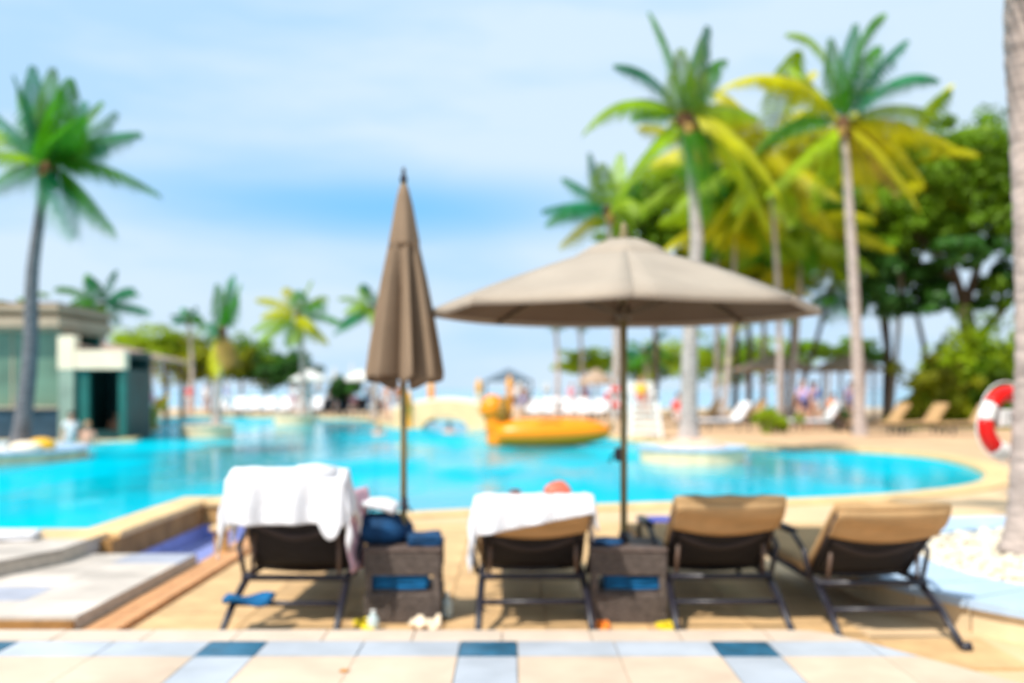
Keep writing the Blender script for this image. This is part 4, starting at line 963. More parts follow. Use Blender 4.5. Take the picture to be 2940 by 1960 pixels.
# big right tree
YT = 41.0
cl = []
for px, py, rx, rz in [(2860, 440, 1.5, 1.0), (2780, 465, 1.6, 1.0), (2720, 520, 1.6, 1.2), (2880, 530, 1.6, 1.2), (2640, 590, 1.5, 1.1), (2800, 620, 1.3, .8), (2560, 660, 1.3, .9), (2930, 490, 1.4, 1.3), (3000, 600, 1.8, 1.6), (2900, 800, .8, .7), (2520, 740, 1.0, .7), (2640, 790, 1.1, .6), (2740, 740, .9, .5), (2580, 880, .8, .45), (2690, 850, .7, .45), (2830, 700, .6, .5), (2500, 860, .6, .6), (2790, 880, .5, .4)]:
    cl.append((P(px, py, YT + random.uniform(-1.5, 1.5)), (rx * 1.24, 2.0, rz * 1.24)))
TB = P(2795, 1200, YT)
tree('large dark broadleaf tree at right with a leaning trunk and sky showing through', TB, [
    ([P(2800, 1210, YT), P(2795, 1080, YT), P(2785, 980, YT), P(2770, 880, YT)], .42, .3),
    ([P(2790, 1000, YT), P(2850, 920, YT), P(2920, 840, YT), P(2990, 780, YT)], .22, .1),
    ([P(2772, 890, YT), P(2740, 780, YT), P(2700, 680, YT)], .25, .1), ([P(2770, 880, YT), P(2810, 760, YT), P(2850, 640, YT)], .22, .09),
    ([P(2745, 800, YT), P(2660, 760, YT), P(2580, 740, YT)], .15, .06), ([P(2735, 770, YT), P(2640, 680, YT), P(2560, 640, YT)], .13, .05)],
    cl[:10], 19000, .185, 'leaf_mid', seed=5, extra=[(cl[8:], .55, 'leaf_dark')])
# trees behind palms, centre right
YM = 46.0
for i, (pxs, lf, bx, n, lab) in enumerate([
    ([(1830, 590, 1.5, 1.1), (1900, 560, 1.5, 1.2), (1900, 640, 1.6, 1.1), (1850, 680, 1.4, .8)], 'leaf_mid', 1880, 4500, 'dense green tree behind the open parasol, left of the island palm'),
    ([(2050, 680, 1.8, 1.2), (2100, 760, 2.0, 1.0), (2160, 650, 1.9, 1.4)], 'leaf_olive', 2110, 5000, 'olive-green tree behind the parasol and the island palm'),
    ([(2260, 620, 2.0, 1.4), (2330, 720, 1.8, 1.2), (2230, 740, 1.8, 1.0), (2180, 560, 1.5, 1.2), (2280, 500, 1.6, 1.2), (2360, 560, 1.6, 1.2), (2200, 690, 1.7, 1.1), (2330, 460, 1.4, 1.0), (2400, 700, 1.5, 1.0)], 'leaf_olive', 2270, 9000, 'broad green tree behind the yellow-leaved palm'),
    ([(2120, 560, 1.6, 1.1), (2060, 600, 1.5, 1.1), (2130, 720, 1.9, 1.2), (2220, 780, 1.6, .8)], 'leaf_mid', 2150, 7000, 'green tree directly right of the island palm trunk'),
    ([(2520, 450, 1.6, 1.1), (2640, 560, 1.7, 1.2), (2680, 680, 1.5, 1.0), (2560, 780, 1.3, .7)], 'leaf_mid', 2650, 7000, 'green tree between the tallest palm and the big dark tree'),
    ([(2400, 600, 1.7, 1.4), (2480, 640, 1.9, 1.3), (2550, 580, 1.8, 1.4), (2480, 730, 1.4, .7), (2620, 480, 1.7, 1.2), (2600, 680, 1.5, .9), (2430, 510, 1.4, 1.1)], 'leaf_mid', 2540, 9000, 'dark tree behind the tallest slender palm')]):
    cl = [(P(a, b, YM + random.uniform(-1, 1)), (c, 1.6, d)) for a, b, c, d in pxs]; cx_ = sum(a for a, *_ in pxs) / len(pxs)
    B = Vector((P(bx, 1200, YM).x, YM, 0))
    tree(lab, B, [([B, P(bx + 4, 1000, YM), P(cx_, 760, YM)], .15, .09)] + [([P(cx_, 820, YM), P((a + cx_) / 2, (b + 800) / 2, YM), P(a, b, YM)], .1, .04) for a, b, _, _ in pxs], cl, int(n * 1.5), .17, lf, 'trunk_dark', seed=20 + i, group='trees behind the right palms')
# hedge mounds on the right
for i, (px, py, rx, rz, Y, lf, lab) in enumerate([
    (2700, 1115, 1.25, .95, 38, 'leaf_olive', 'low rounded shrub at the left end of the right hedge, behind the tan loungers'),
    (2760, 1060, 1.4, 1.6, 38.5, 'leaf_bright', 'tall light green shrub in the right hedge under the big tree'),
    (2850, 1085, 1.7, 1.4, 38, 'leaf_mid', 'wide green shrub in the right hedge, left of the lifebuoy'),
    (2950, 1060, 1.6, 1.7, 38.5, 'leaf_bright', 'bright green shrub of the hedge behind the lifebuoy and palm trunk')]):
    c = P(px, py, Y); B = Vector((c.x, Y, 0))
    tree(lab, B, [([B, c], .07, .03)], [(c, (rx, 1.0, rz)), (c + Vector((.6, 0, -.7)), (rx * .8, .9, rz * .7)), (c + Vector((-.5, .2, -.8)), (rx * .8, .9, rz * .6))], 8000, .13, lf, seed=40 + i, name='shrub', cat='shrub', group='hedge shrubs behind the far right loungers')
# grass verge in front of hedge
rg = random.Random(8); mb = MB()
for k in range(9000):
    x, y = rg.uniform(14, 26), rg.uniform(35.2, 37.2); h = rg.uniform(.08, .28); a = rg.uniform(0, 3.14); dx, dy = .015 * math.cos(a), .015 * math.sin(a)
    mb.add([(x - dx, y - dy, 0), (x + dx, y + dy, 0), (x + rg.uniform(-.05, .05), y, h)], [(0, 1, 2)])
me = bpy.data.meshes.new('grass'); me.from_pydata(mb.v, [], mb.f); tag(obj('grass', me, 'leaf_bright'), 'bright green grass verge at the foot of the right hedge', 'grass', kind='stuff')
# distant trees on both shores
for i, (px, py, rx, rz, Y, lf, lab) in enumerate([
    (1680, 1040, 1.6, .55, 64, 'leaf_bright', 'small flat-topped green tree under the parasol left of the pole'),
    (1830, 1050, 1.9, .8, 66, 'leaf_mid', 'green tree under the parasol right of the pole'),
    (1960, 1035, 2.0, 1.0, 64, 'leaf_bright', 'light green tree behind the island palm trunk'),
    (2080, 1030, 2.2, 1.0, 66, 'leaf_mid', 'green tree between the island palm and the thatched shelters'),
    (2190, 1020, 1.8, .8, 66, 'leaf_bright', 'pale green tree behind the left thatched shelter'),
    (2375, 1000, 1.9, .45, 60, 'leaf_mid', 'flat-crowned green tree above the right thatched shelter'),
    (2480, 1015, 1.0, .4, 60, 'leaf_dark', 'little dark flat-crowned tree right of the tall palm trunk'),
    (430, 990, 2.0, .95, 56, 'leaf_bright', 'yellow-green tree at the left end of the far tree row'),
    (520, 1010, 2.0, 1.1, 57, 'leaf_olive', 'olive tree in the far row behind the bar roof end'),
    (600, 1035, 1.8, 1.1, 56, 'leaf_olive', 'olive tree in the far row behind the slim upright palm'),
    (690, 1025, 1.8, 1.1, 57.5, 'leaf_mid', 'green tree in the far row right of the slim upright palm'),
    (760, 1060, 1.6, .9, 57, 'leaf_dark', 'dark tree in the far row left of the round-headed palm'),
    (830, 1065, 1.3, .8, 57.5, 'leaf_dark', 'smallest dark tree at the right end of the far tree row'),
    (985, 1108, .7, .5, 52, 'leaf_dark', 'small round bush among the white parasols left of the closed parasol')]):
    c = P(px, py, Y); B = Vector((c.x, Y, 0))
    q = [(c, (rx, 1.2, rz)), (c + Vector((rx * .6, 0, -.1)), (rx * .7, 1, rz * .7)), (c + Vector((-rx * .6, .3, -.15)), (rx * .7, 1, rz * .7))]
    tree(lab, B, [([B, (B + c) / 2 + Vector((.1, 0, 0)), c], .11, .06), ([(B + c) / 2, c + Vector((.6, 0, 0))], .06, .03)], [(c_, (a_[0] * 1.15, a_[1], a_[2] * (1.3 if Y > 58 else 1.1))) for c_, a_ in q], 3600, .14, lf, 'trunk', seed=60 + i, group='distant shore trees')
# potted bushes by far loungers
for i, (px, py, Y, lab) in enumerate([(2225, 1222, 31, 'bushy green plant between the far loungers and the people in blue'), (2210, 1000 + 205, 34, 'second green bush just behind the first beside the far loungers'), (2440, 1222, 33, 'dark green plant at the foot of the tall palm'), (425, 1165, 34.4, 'yellow-green bush beside the yellow boat at the bar'), (350, 1150, 36, 'green bush left of the yellow boat under the bar roof')]):
    B = G(px, py) if False else Vector(((px - CX) / FPX * Y, Y, 0))
    tree(lab, B, [([B, B + Vector((0, 0, .4))], .05, .03)], [(B + Vector((0, 0, .42)), (.55, .45, .42)), (B + Vector((.25, 0, .3)), (.35, .35, .3))], 900, .07, 'leaf_bright' if i in (0, 1, 3) else 'leaf_dark', seed=90 + i, name='bush', cat='bush', group='bushes by the pool edge')

# ------------------------------------------------------------------ pool bar at left
bar = thing('pool_bar', 'swim-up pool bar with flat tan roofs, white beam and green glass at left', 'building', (-14, 28, 0))
def bb(x0, x1, y0, y1, z0, z1, nm, m, bev=0): return MB().box(((x0 + x1) / 2 + 14, (y0 + y1) / 2 - 28, (z0 + z1) / 2), (x1 - x0, y1 - y0, z1 - z0)).build(nm, m, bar, bevel=bev)
bb(-20, -12.62, 27.7, 28.0, -.2, .85, 'counter', 'bar_counter'); bb(-20, -12.6, 27.6, 28.1, .85, .92, 'counter_top', 'fascia_beige')
bb(-20, -12.7, 30.6, 30.8, 0, 3.0, 'rear_wall', 'teal_wall')
for k in range(5):
    x = -19.8 + k * 1.45
    bb(x, x + 1.4, 27.95, 27.99, .92, 3.0, 'glass_panel', 'glass_green'); bb(x + 1.4, x + 1.45, 27.93, 28.02, .92, 3.0, 'mullion', 'fascia_beige')
bb(-20, -12.6, 27.6, 31, 3.0, 3.12, 'ceiling_beam', 'fascia_beige'); bb(-20.1, -12.5, 27.45, 31.1, 3.12, 3.40, 'fascia', 'fascia_beige'); bb(-20, -12.55, 27.5, 31.0, 3.40, 3.56, 'fascia_band', 'fascia_brown'); bb(-20.1, -12.5, 27.4, 31.2, 3.56, 3.72, 'roof_edge', 'fascia_beige'); bb(-20, -12.6, 27.5, 31, 3.72, 3.80, 'roof', 'fascia_brown')
bb(-12.6, -12.15, 27.6, 28.0, 1.95, 2.9, 'white_column', 'cream_paint'); bb(-12.58, -12.17, 27.62, 27.98, 0, 1.95, 'column_base', 'sage_wall'); bb(-12.15, -10.75, 27.62, 27.95, 1.95, 2.48, 'white_beam', 'cream_paint', .02)
bb(-12.13, -11.8, 27.75, 27.95, 0, 1.95, 'side_wall', 'teal_wall'); bb(-10.95, -10.75, 27.7, 27.9, 0, 1.95, 'post', 'teal_wall')
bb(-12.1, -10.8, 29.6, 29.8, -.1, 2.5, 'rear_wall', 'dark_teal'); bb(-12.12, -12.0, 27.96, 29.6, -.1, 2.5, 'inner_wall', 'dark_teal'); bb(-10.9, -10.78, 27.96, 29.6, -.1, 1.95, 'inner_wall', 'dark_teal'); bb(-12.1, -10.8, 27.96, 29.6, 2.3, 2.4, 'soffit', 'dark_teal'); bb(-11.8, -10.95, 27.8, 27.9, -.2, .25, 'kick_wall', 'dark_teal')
# long receding lean-to roof of boards
ra_, rb_ = Vector((-12.1, 28.1)), Vector((-14.7, 46))
for k in range(16):
    a, b = ra_.lerp(rb_, k / 16), ra_.lerp(rb_, (k + 1) / 16 - .004)
    q = MB().prism([(a.x + 14, a.y - 28), (b.x + 14, b.y - 28), (b.x + 14 - 3.2, b.y - 28), (a.x + 14 - 3.2, a.y - 28)], 2.50, 2.62)
    q.v = [(x, y, z + (.75 if i_ % 4 in (2, 3) else 0)) for i_, (x, y, z) in enumerate(q.v)]; q.build('roof_board', 'roof_tan', bar)
for k in range(5):
    a = ra_.lerp(rb_, (k + .5) / 5); MB().box((a.x + 14 - .2, a.y - 28, 1.26), (.16, .16, 2.52)).build('post', 'fascia_brown', bar)
MB().ball((-12.98 + 14, 34.5 - 28, 2.33), .2, 14, 10).build('globe_lamp', 'lamp_globe', bar, True)
MB().tube([(-12.98 + 14, 34.5 - 28, 2.5), (-12.98 + 14, 34.5 - 28, 2.63)], .02).build('lamp_cord', 'charcoal_metal', bar)
rgp = random.Random(4)
tree('strip of dark creeping plants on the bar roof at the left edge', (-16.5, 29, 3.8), [([(-16.5, 29, 3.8), (-16.5, 29, 3.9)], .03, .02)], [((x, 29, 3.85), (.8, .7, .16)) for x in (-19, -17.8, -16.6, -15.4, -14.4, -13.6)], 1800, .07, 'leaf_mid', seed=130, name='roof_plants', cat='plants')

# parasols (far): white, orange
def small_parasol(label, x, y, zr, zp, r, m, group=None, closed=False, name='parasol', cat='parasol', pm_='white_paint', n=8, base=0):
    t = thing(name, label, cat, (x, y, base), 0, group)
    MB().tube([(0, 0, 0), (0, 0, zp)], .03, 8).build('pole', pm_, t, True)
    if closed: MB().lathe([(.16, zr), (.14, (zr + zp) / 2), (.05, zp - .05), (0, zp + .05)], (0, 0, 0), 24, lambda a, z: 1 - .3 * (.5 - .5 * math.cos(6 * a))).build('canopy', m, t, True)
    else:
        o = MB().add([(0, 0, zp)] + [(r * math.cos(2 * math.pi * k / n), r * math.sin(2 * math.pi * k / n), zr) for k in range(n)] + [(r * math.cos(2 * math.pi * k / n), r * math.sin(2 * math.pi * k / n), zr - .12) for k in range(n)],
                 [(0, k + 1, (k + 1) % n + 1) for k in range(n)] + [(k + 1, (k + 1) % n + 1, (k + 1) % n + 1 + n, k + 1 + n) for k in range(n)]).build('canopy', m, t)
        s = o.modifiers.new('s', 'SOLIDIFY'); s.thickness = .02
    return t
c = P(142, 905, 36); small_parasol('orange and pale parasol showing above the bar roof beside the left palm', c.x, 36, 3.55, 4.2, .62, 'parasol_orange')
c = P(175, 905, 38); small_parasol('pinkish white parasol showing above the bar roof, right of the orange one', c.x, 38, 3.7, 4.35, .5, 'parasol_white')
for i, (px, py, Y, cl_, lab) in enumerate([(890, 1085, 50, 0, 'white open parasol on the far deck right of the round-headed palm'), (1035, 1085, 52, 0, 'white open parasol just left of the closed near parasol'), (960, 1075, 56, 1, 'white closed parasol in the far crowd left of the dark bush'), (1010, 1065, 60, 1, 'white closed parasol far behind the dark bush'), (915, 1065, 60, 1, 'white closed parasol between the two open white ones'), (1490, 1110, 54, 1, 'white closed parasol behind the yellow float'), (1570, 1120, 54, 1, 'white closed parasol right of the orange lantern post')]):
    c = P(px, py, Y); small_parasol(lab, c.x, Y, max(1.5, c.z - .05) if not cl_ else 1.2, c.z + .45, 1.0, 'parasol_white', None, bool(cl_))
# thatched shelters
for i, (px, py, Y, r, lab) in enumerate([(2225, 1048, 42, 1.75, 'brown thatched shelter on posts behind the far loungers, left one'), (2435, 1050, 43, 1.55, 'brown thatched shelter on posts behind the tall palm, right one'), (1712, 1088, 48, .95, 'small tan thatched parasol beside the white lifeguard chair')]):
    c = P(px, py, Y); t = thing('thatched_shelter', lab, 'shelter', (c.x, Y, 0), R(10)); z = c.z
    o = MB().lathe([(r, z - .25), (r * .96, z - .14), (r * .6, z + .14), (r * .25, z + .38), (.05, z + .5)], (0, 0, 0), 28, lambda a, zz: 1 + .03 * math.sin(17 * a)).build('thatch_roof', 'thatch', t, True)
    if r > 1.2:
        for a in (45, 135, 225, 315): MB().tube([(r * .7 * math.cos(R(a)), r * .7 * math.sin(R(a)), 0), (r * .7 * math.cos(R(a)), r * .7 * math.sin(R(a)), z - .15)], .07, 8).build('post', 'trunk', t, True)
    else: MB().tube([(0, 0, 0), (0, 0, z)], .06, 8).build('post', 'trunk', t, True)
# grey gazebo
c = P(1460, 1090, 52); t = thing('gazebo', 'thin grey gazebo with slender posts behind the yellow bridge', 'gazebo', (c.x, 52, 0))
o = MB().add([(0, 0, 2.5), (-1.25, -1.2, 1.85), (1.25, -1.2, 1.85), (1.25, 1.2, 1.85), (-1.25, 1.2, 1.85)], [(0, 1, 2), (0, 2, 3), (0, 3, 4), (0, 4, 1)]).build('roof', 'grey_gazebo', t); o.modifiers.new('s', 'SOLIDIFY').thickness = .05
for x in (-1.2, 1.2):
    for y in (-1.15, 1.15): MB().box((x, y, .93), (.07, .07, 1.86)).build('post', 'grey_gazebo', t)

# ------------------------------------------------------------------ yellow arched bridge with lantern posts
YBr = 38.0
br = thing('arched_bridge', 'pale yellow arched footbridge over the pool channel behind the float', 'bridge', (-2.5, YBr, 0))
prof = []; n = 16
top = [(-1.85 + 3.7 * k / n, .42 + .30 * math.sin(math.pi * k / n)) for k in range(n + 1)]
hole = [(-.85 * math.cos(math.pi * k / n) * 1.0, -.1 + .58 * math.sin(math.pi * k / n)) for k in range(n + 1)]
for ys, nm in ((-.9, 'side_wall'), (.9, 'side_wall')):
    m_ = MB(); vs = []; fs = []
    for y in (ys - .07, ys + .07):
        b = len(vs)
        outl = [(-2.3, -.1)] + [(x, z + .25) for x, z in top] + [(2.3, -.1)]
        arch = hole
        for k in range(n + 1): vs.append((top[k][0], y, top[k][1] + .25))
        for k in range(n + 1):
            x = top[k][0]; z = -.1 if abs(x) > .85 else -.1 + .58 * math.sqrt(max(0, 1 - (x / .85) ** 2)) * .85; vs.append((x, y, z))
    N1 = n + 1
    for s in (0, 2 * N1):
        for k in range(n): fs.append((s + k, s + k + 1, s + N1 + k + 1, s + N1 + k))
    for k in range(n): fs.append((k, k + 1, 2 * N1 + k + 1, 2 * N1 + k)); fs.append((N1 + k, N1 + k + 1, 3 * N1 + k + 1, 3 * N1 + k))
    fs += [(0, N1, 3 * N1, 2 * N1), (n, N1 + n, 3 * N1 + n, 2 * N1 + n)]
    m_.add(vs, fs).build(nm, 'bridge_yellow', br)
    cpp = MB(); cpp.tube([(x, ys, z + .27) for x, z in top], .08, 8); cpp.build('handrail', 'cream_paint', br, True)
dk = MB(); dk.add([(x, y, z) for x, z in top for y in (-.82, .82)] + [(x, y, z - .12) for x, z in top for y in (-.82, .82)], [(2 * k, 2 * k + 1, 2 * k + 3, 2 * k + 2) for k in range(n)] + [(2 * k + 34, 2 * k + 35, 2 * k + 37, 2 * k + 36) for k in range(n)])
dk.build('deck', 'bridge_yellow', br)
def lantern(label, px, py_top, Y, z0, m):
    c = P(px, py_top, Y); t = thing('lantern_post', label, 'lantern post', (c.x, Y, z0)); h = c.z - z0
    MB().lathe([(.17, 0), (.17, .08), (.12, .12), (.115, h * .6), (.15, h * .62), (.15, h * .66)], (0, 0, 0), 14).build('pillar', m, t, True)
    MB().lathe([(.10, h * .66), (.135, h * .75), (.12, h * .88), (.05, h * .96), (0, h)], (0, 0, 0), 14).build('lantern', 'orange_paint', t, True)
lantern('orange lantern post at the left foot of the arched bridge, half behind the parasol pole', 1172, 1120, 37.0, -.1, 'orange_paint')
lantern('orange lantern post at the left end of the arched bridge', 1238, 1090, 38.9, .1, 'orange_paint')
lantern('white pillar with orange lantern at the right end of the arched bridge', 1375, 1085, 37.2, .1, 'cream_paint')
lantern('orange lantern post behind the head of the yellow float', 1463, 1075, 40, 0, 'orange_paint')

# ------------------------------------------------------------------ yellow animal float
ff = thing('pool_float', 'large yellow inflatable animal float with raised head on the pool', 'pool float', (1.0, 25.6, -.1), R(0))
def q3(px, py): c = P(px, py, 25.6); return Vector((c.x - 1.0, 0, c.z + .1))
bodyp = [(1415, 1245, .22), (1450, 1243, .33), (1520, 1243, .37), (1600, 1240, .36), (1680, 1238, .32), (1725, 1238, .23), (1755, 1242, .09)]
mb = MB(); pts = []; rr = []
for px, py, r in bodyp: pts.append(q3(px, py)); rr.append(r * 1.1)
mb.tube(pts, rr, 18)
fb_ = mb.build('hull', 'float_yellow', ff, True); fb_.scale = (1, 1.5, 1); s = fb_.modifiers.new('s', 'SUBSURF'); s.levels = s.render_levels = 1
nk = MB(); nk.tube([q3(1430, 1262), q3(1422, 1225), q3(1418, 1190), q3(1415, 1165)], [.28, .26, .24, .2], 16)
nk.ball(q3(1432, 1262), (.32, .34, .3), 14, 10); nk.build('neck', 'float_yellow', ff, True)
hd_ = MB(); hd_.ball(q3(1414, 1172), (.33, .34, .36), 16, 12); h_ = hd_.build('head', 'float_yellow', ff, True)
sn = MB(); sn.ball(q3(1390, 1178) + Vector((0, 0, 0)), (.15, .17, .12), 14, 10); sn.build('muzzle', 'float_yellow', ff, True)
mn = MB()
for k in range(14):
    a = math.pi * 2 * k / 14; c = q3(1440, 1180); mn.ball(c + Vector((.02, .24 * math.cos(a), .27 * math.sin(a) - .02)), (.16, .13, .14), 8, 6)
mn.ball(q3(1452, 1205), (.17, .22, .3), 12, 8)
mn.build('mane', 'float_brown', ff, True)
for s in (-1, 1):
    MB().ball(q3(1402, 1155) + Vector((-.12, s * .17, .02)), .035, 10, 8).build('eye', 'eye', ff, True)
    MB().ball(q3(1418, 1140) + Vector((0, s * .17, 0)), (.05, .06, .08), 8, 6).build('ear', 'float_yellow', ff, True)
MB().tube([q3(1745, 1240), q3(1752, 1225), q3(1757, 1215)], [.07, .06, .09], 10).build('tail', 'float_brown', ff, True)
for s in (-1, 1): MB().tube([q3(1540, 1215) + Vector((0, s * .45, .0)), q3(1575, 1207) + Vector((0, s * .45, .02)), q3(1610, 1215) + Vector((0, s * .45, 0))], .02, 6).build('grab_handle', 'float_brown', ff, True)

# yellow boat display at the bar quay
yb = thing('toy_boat', 'yellow boat-shaped counter on white trestle beside the pool bar', 'boat', (-13.1, 35.6, 0), R(5))
hull = []; n = 12
for k in range(n + 1):
    t = k / n; w_ = .42 * math.sin(math.pi * min(1, .12 + t * .88)) ** .6; x = -.85 + 1.7 * t; zt = .98 + .25 * (2 * t - 1) ** 2
    hull += [(x, -w_, zt), (x * .8, -w_ * .5, .62), (x * .8, w_ * .5, .62), (x, w_, zt)]
mb = MB().add(hull, [(4 * k + j, 4 * k + j + 1, 4 * k + j + 5, 4 * k + j + 4) for k in range(n) for j in range(3)] + [(0, 1, 2, 3), (4 * n, 4 * n + 1, 4 * n + 2, 4 * n + 3)])
o = mb.build('hull', 'yellow_paint', yb, True); o.modifiers.new('s', 'SOLIDIFY').thickness = .04
for x in (-.4, .4):
    for s in (-1, 1): MB().bar((x, s * .3, 0), (x, s * .12, .66), .06).build('trestle_leg', 'white_paint', yb)
MB().box((0, -.34, .3), (.9, .03, .5)).build('front_panel', 'white_paint', yb)

# ------------------------------------------------------------------ white lifeguard chair
lc = thing('lifeguard_chair', 'white wooden lifeguard chair on the far pool edge', 'lifeguard chair', (3.75, 28.6, 0), R(5))
W_ = .46
for sx in (-1, 1):
    for sy in (-1, 1): MB().bar((sx * W_, sy * .38, 0), (sx * (W_ - .1), sy * .28, 1.05), .08).build('leg', 'white_paint', lc)
    MB().bar((sx * .37, .28, 1.0), (sx * .35, .36, 1.62), .07).build('back_post', 'white_paint', lc)
    MB().box((sx * .38, 0, 1.28), (.08, .6, .04)).build('armrest', 'white_paint', lc)
for k in range(5): MB().box((0, -.24 + .12 * k, 1.04), (.78, .1, .035)).build('seat_slat', 'white_paint', lc)
for k in range(4): MB().box((0, .31 + .012 * k, 1.18 + .13 * k), (.7, .03, .1)).build('back_slat', 'white_paint', lc)
for k in range(5): MB().box((0, -.37 + .02 * k, .16 + .19 * k), (.92 - .03 * k, .05, .11)).build('step', 'white_paint', lc)
lbx = thing('lifebuoy', 'pinkish red lifebuoy on a post left of the lifeguard chair', 'lifebuoy', P(1766, 1140, 30), 0)
for k in range(4):
    c = R(45 + 90 * k); torus_seg(c - R(14), c + R(14), .24, .08, 4, 10, .004).build('white_band', 'white_paint', lbx, True); torus_seg(c + R(14), c + R(76), .24, .08, 6, 10).build('red_section', 'red_plastic', lbx, True)
ps = thing('buoy_post', 'thin post carrying the small red lifebuoy', 'post', (P(1766, 1140, 30).x, 30.12, 0)); MB().tube([(0, 0, 0), (0, 0, 1.5)], .035, 8).build('shaft', 'white_paint', ps, True)

# ------------------------------------------------------------------ far loungers
def far_lounger(label, loc, rz, cush='tan_fabric', towel=False, group='loungers on the far deck'):
    t = thing('sun_lounger', label, 'sun lounger', loc, rz, group)
    f = MB()
    for s in (-1, 1): f.bar((s * .31, -.45, .30), (s * .31, 1.35, .30), .05)
    f.bar((-.31, -.45, .3), (.31, -.45, .3), .05); f.bar((-.31, 1.35, .3), (.31, 1.35, .3), .05); f.build('frame', 'charcoal_metal', t)
    for x in (-.3, .3):
        for y in (-.35, 1.2): MB().bar((x, y, 0), (x, y, .3), .045).build('leg', 'charcoal_metal', t)
    MB().box((0, .68, .36), (.62, 1.34, .09)).build('seat_cushion', cush, t, bevel=.02)
    a = R(52); MB().box((0, -.0 - .36 * math.cos(a), .36 + .37 * math.sin(a)), (.62, .76, .09), 0, Matrix.Rotation(-a, 3, 'X')).build('back_cushion', cush, t, bevel=.02)
    return t
FL = [  # px, ground py, rotation (0: head towards camera), label
    (1925, 1222, 250, 'tan', 'tan far lounger just left of the island palm trunk'),
    (2035, 1218, 105, 'tan', 'tan far lounger right behind the white towelled one'),
    (2110, 1236, 110, 'white_towel', 'far lounger covered with a white towel right of the island palm'),
    (2165, 1216, 115, 'tan', 'tan far lounger with raised back beside the green bush'),
    (2370, 1238, 95, 'white_towel', 'far lounger with white towel in front of the people in blue'),
    (2560, 1246, 100, 'tan', 'tan far lounger third from the lifebuoy, before the hedge'),
    (2668, 1247, 105, 'tan', 'tan far lounger second from the lifebuoy, before the hedge'),
    (2805, 1248, 110, 'tan', 'tan far lounger nearest to the lifebuoy')]
for px, py, rz, c, lab in FL:
    p = G(px, py); far_lounger(lab, p, R(rz if rz < 200 else 95), 'tan_fabric' if c == 'tan' else c)
rr_ = random.Random(12)
spots = ['left end of the far white row', 'second in the far white row', 'third in the far white row', 'fourth in the far white row', 'fifth in the far white row', 'sixth in the far white row', 'seventh in the far white row']
for i in range(7):
    Y = 54; x = (640 + 45 * i - CX) / FPX * Y
    far_lounger('white lounger across the pool, ' + spots[i], (x, Y + rr_.uniform(-.2, .2), 0), R(rr_.uniform(170, 190)), 'cloth_white', group='white loungers across the pool')
for i, (px, lab) in enumerate([(940, 'black lounger on the far deck below the left white parasol'), (985, 'black lounger on the far deck below the dark bush'), (1035, 'black lounger on the far deck below the right white parasol'), (1085, 'black lounger on the far deck right behind the closed parasol')]):
    far_lounger(lab, ((px - CX) / FPX * 51.5, 51.5, 0), R(175), 'cloth_black', group='black loungers on the far deck')
for i in range(6):
    Y = 47; px = 1530 + 48 * i
    far_lounger('white lounger behind the yellow float, ' + ['leftmost of six', 'second of six from the left', 'third of six from the left', 'fourth of six from the left', 'fifth of six from the left', 'rightmost of six, by the red lifebuoy'][i], ((px - CX) / FPX * Y, Y + rr_.uniform(-.2, .2), 0), R(rr_.uniform(165, 195)), 'cloth_white', group='white loungers behind the float')

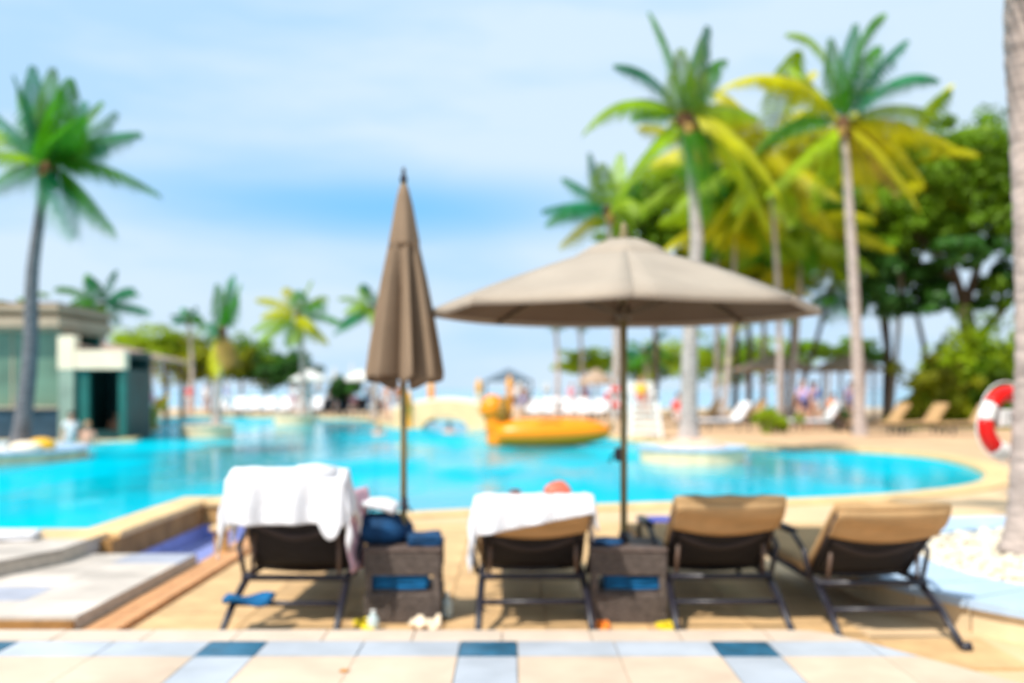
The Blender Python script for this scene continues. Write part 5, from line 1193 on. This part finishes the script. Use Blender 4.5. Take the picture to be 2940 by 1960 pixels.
# ------------------------------------------------------------------ people round the pool
def gp(px, Y): return Vector(((px - CX) / FPX * Y, Y, 0))
PE = [
    ('stand', gp(2305, 33), 160, 'person in lilac shirt standing left of the white towelled far lounger', 'skin', 'cloth_lilac', 'cloth_navy', 1),
    ('walk', gp(2340, 35), 200, 'person in blue shirt walking behind the white towelled far lounger', 'skin', 'cloth_blue', 'cloth_white', 1),
    ('sit', gp(2395, 33.5) + Vector((0, 0, .40)), 20, 'person in orange top sitting by the white towelled far lounger', 'skin', 'cloth_orange', 'cloth_orange', 1),
    ('stand', gp(2440, 35.5), 190, 'person in pale lilac shirt standing at the foot of the tall palm', 'skin', 'cloth_lilac', 'cloth_blue', 1),
    ('stand', gp(2330, 36), 30, 'person with navy shirt standing farthest back under the shelters', 'skin_dark', 'cloth_navy', 'cloth_navy', 1),
    ('sit', gp(1950, 33) + Vector((0, 0, .4)), 10, 'person in red shirt sitting just right of the island palm trunk', 'skin', 'cloth_red', 'cloth_white', 1),
    ('sit', Vector((3.72, 28.6, 1.05)), 5, 'person in yellow shirt sitting on the white lifeguard chair', 'skin', 'cloth_yellow', 'cloth_red', .8),
    ('stand', gp(190, 29.3), 10, 'person in white shirt behind the white column of the bar', 'skin', 'cloth_white', 'cloth_white', 1),
    ('stand', gp(205, 27.45) + Vector((0, 0, -.9)), 40, 'person in white shirt standing in the water at the bar column', 'skin', 'cloth_white', 'cloth_white', 1),
    ('stand', gp(252, 27.0) + Vector((0, 0, -1.15)), 0, 'bather standing in the pool before the dark bar opening', 'skin', None, 'cloth_navy', 1),
    ('stand', gp(335, 28.6) + Vector((0, 0, -.9)), 20, 'tanned bather at the right post of the bar opening', 'skin_dark', None, 'cloth_red', 1),
    ('stand', gp(385, 31.5) + Vector((0, 0, -1.2)), 0, 'bather in the pool before the yellow boat counter', 'skin', None, 'cloth_blue', 1),
    ('stand', gp(405, 35.9), 10, 'bare-chested person standing behind the yellow boat counter', 'skin', None, 'cloth_orange', .9),
    ('walk', gp(432, 34.9), 60, 'person in pink shirt walking right of the yellow boat counter', 'skin', 'cloth_pink', 'cloth_white', .9),
    ('stand', gp(545, 54), 0, 'person in bright red shirt on the far deck left of the slim palm', 'skin', 'cloth_red', 'cloth_white', 1),
    ('stand', gp(592, 55), 20, 'person in white shirt on the far deck just left of the slim palm trunk', 'skin', 'cloth_white', 'cloth_white', 1),
    ('walk', gp(650, 52), 90, 'person in lilac shirt across the pool, right of the slim palm', 'skin', 'cloth_lilac', 'cloth_white', 1),
    ('stand', gp(845, 51.5), 0, 'person in white shirt across the pool, left of the round-headed palm trunk', 'skin', 'cloth_white', 'cloth_pink', 1),
    ('walk', gp(890, 51), 40, 'person in white shirt below the left white open parasol', 'skin', 'cloth_white', 'cloth_white', 1),
    ('stand', gp(950, 52.5), 0, 'person in pink shirt behind the black loungers, leftmost', 'skin', 'cloth_pink', 'cloth_white', 1),
    ('stand', gp(965, 53), 90, 'person in white shirt behind the black loungers, beside the dark bush', 'skin', 'cloth_white', 'cloth_navy', 1),
    ('sit', gp(1015, 51.6) + Vector((0, 0, .42)), 10, 'person in pink top sitting on the black loungers', 'skin', 'cloth_pink', 'cloth_black', 1),
    ('walk', gp(1060, 52), 200, 'person in white shirt walking just left of the closed parasol', 'skin', 'cloth_white', 'cloth_blue', 1),
    ('stand', gp(1110, 46), 0, 'bare-chested person on the deck behind the closed parasol', 'skin', None, 'cloth_white', 1),
    ('stand', gp(1145, 47), 20, 'person in peach orange shirt left of the bridge lantern', 'skin', 'cloth_orange', 'cloth_white', 1),
    ('walk', gp(1480, 46), 20, 'person in white shirt walking behind the float head', 'skin', 'cloth_white', 'cloth_navy', 1),
    ('stand', gp(1505, 47), 0, 'tanned person standing behind the float, left of the white loungers', 'skin_dark', None, 'cloth_lilac', 1),
    ('stand', gp(1640, 50), 0, 'person in pink shirt behind the white loungers, under the parasol', 'skin', 'cloth_pink', 'cloth_white', 1),
    ('stand', gp(1685, 49), 40, 'person in lilac shirt behind the white loungers, beside the small thatched parasol', 'skin', 'cloth_lilac', 'cloth_pink', 1),
    ('sit', gp(1600, 47) + Vector((0, 0, .42)), 0, 'person in white top sitting on the white loungers', 'skin', 'cloth_white', 'cloth_teal', 1),
    ('stand', P(1290, 1230, 33) * 1 + Vector((0, 0, 0)), 180, 'swimmer with head and shoulders above water before the bridge opening', 'skin', None, 'cloth_navy', 1),
    ('stand', gp(1087, 32), 0, 'swimmer in the pool left of the closed parasol pole', 'skin', None, 'cloth_blue', 1)]
for kind, loc, rz, lab, sk, tp_, sh, sc in PE:
    loc = Vector(loc)
    if 'swimmer' in lab: loc.z = -1.38
    place_person(kind, loc, R(rz), lab, sk, tp_, sh, rr_.choice(['hair_dark', 'hair_dark', 'hair_fair']), None, sc)
print('objects', len(bpy.data.objects))
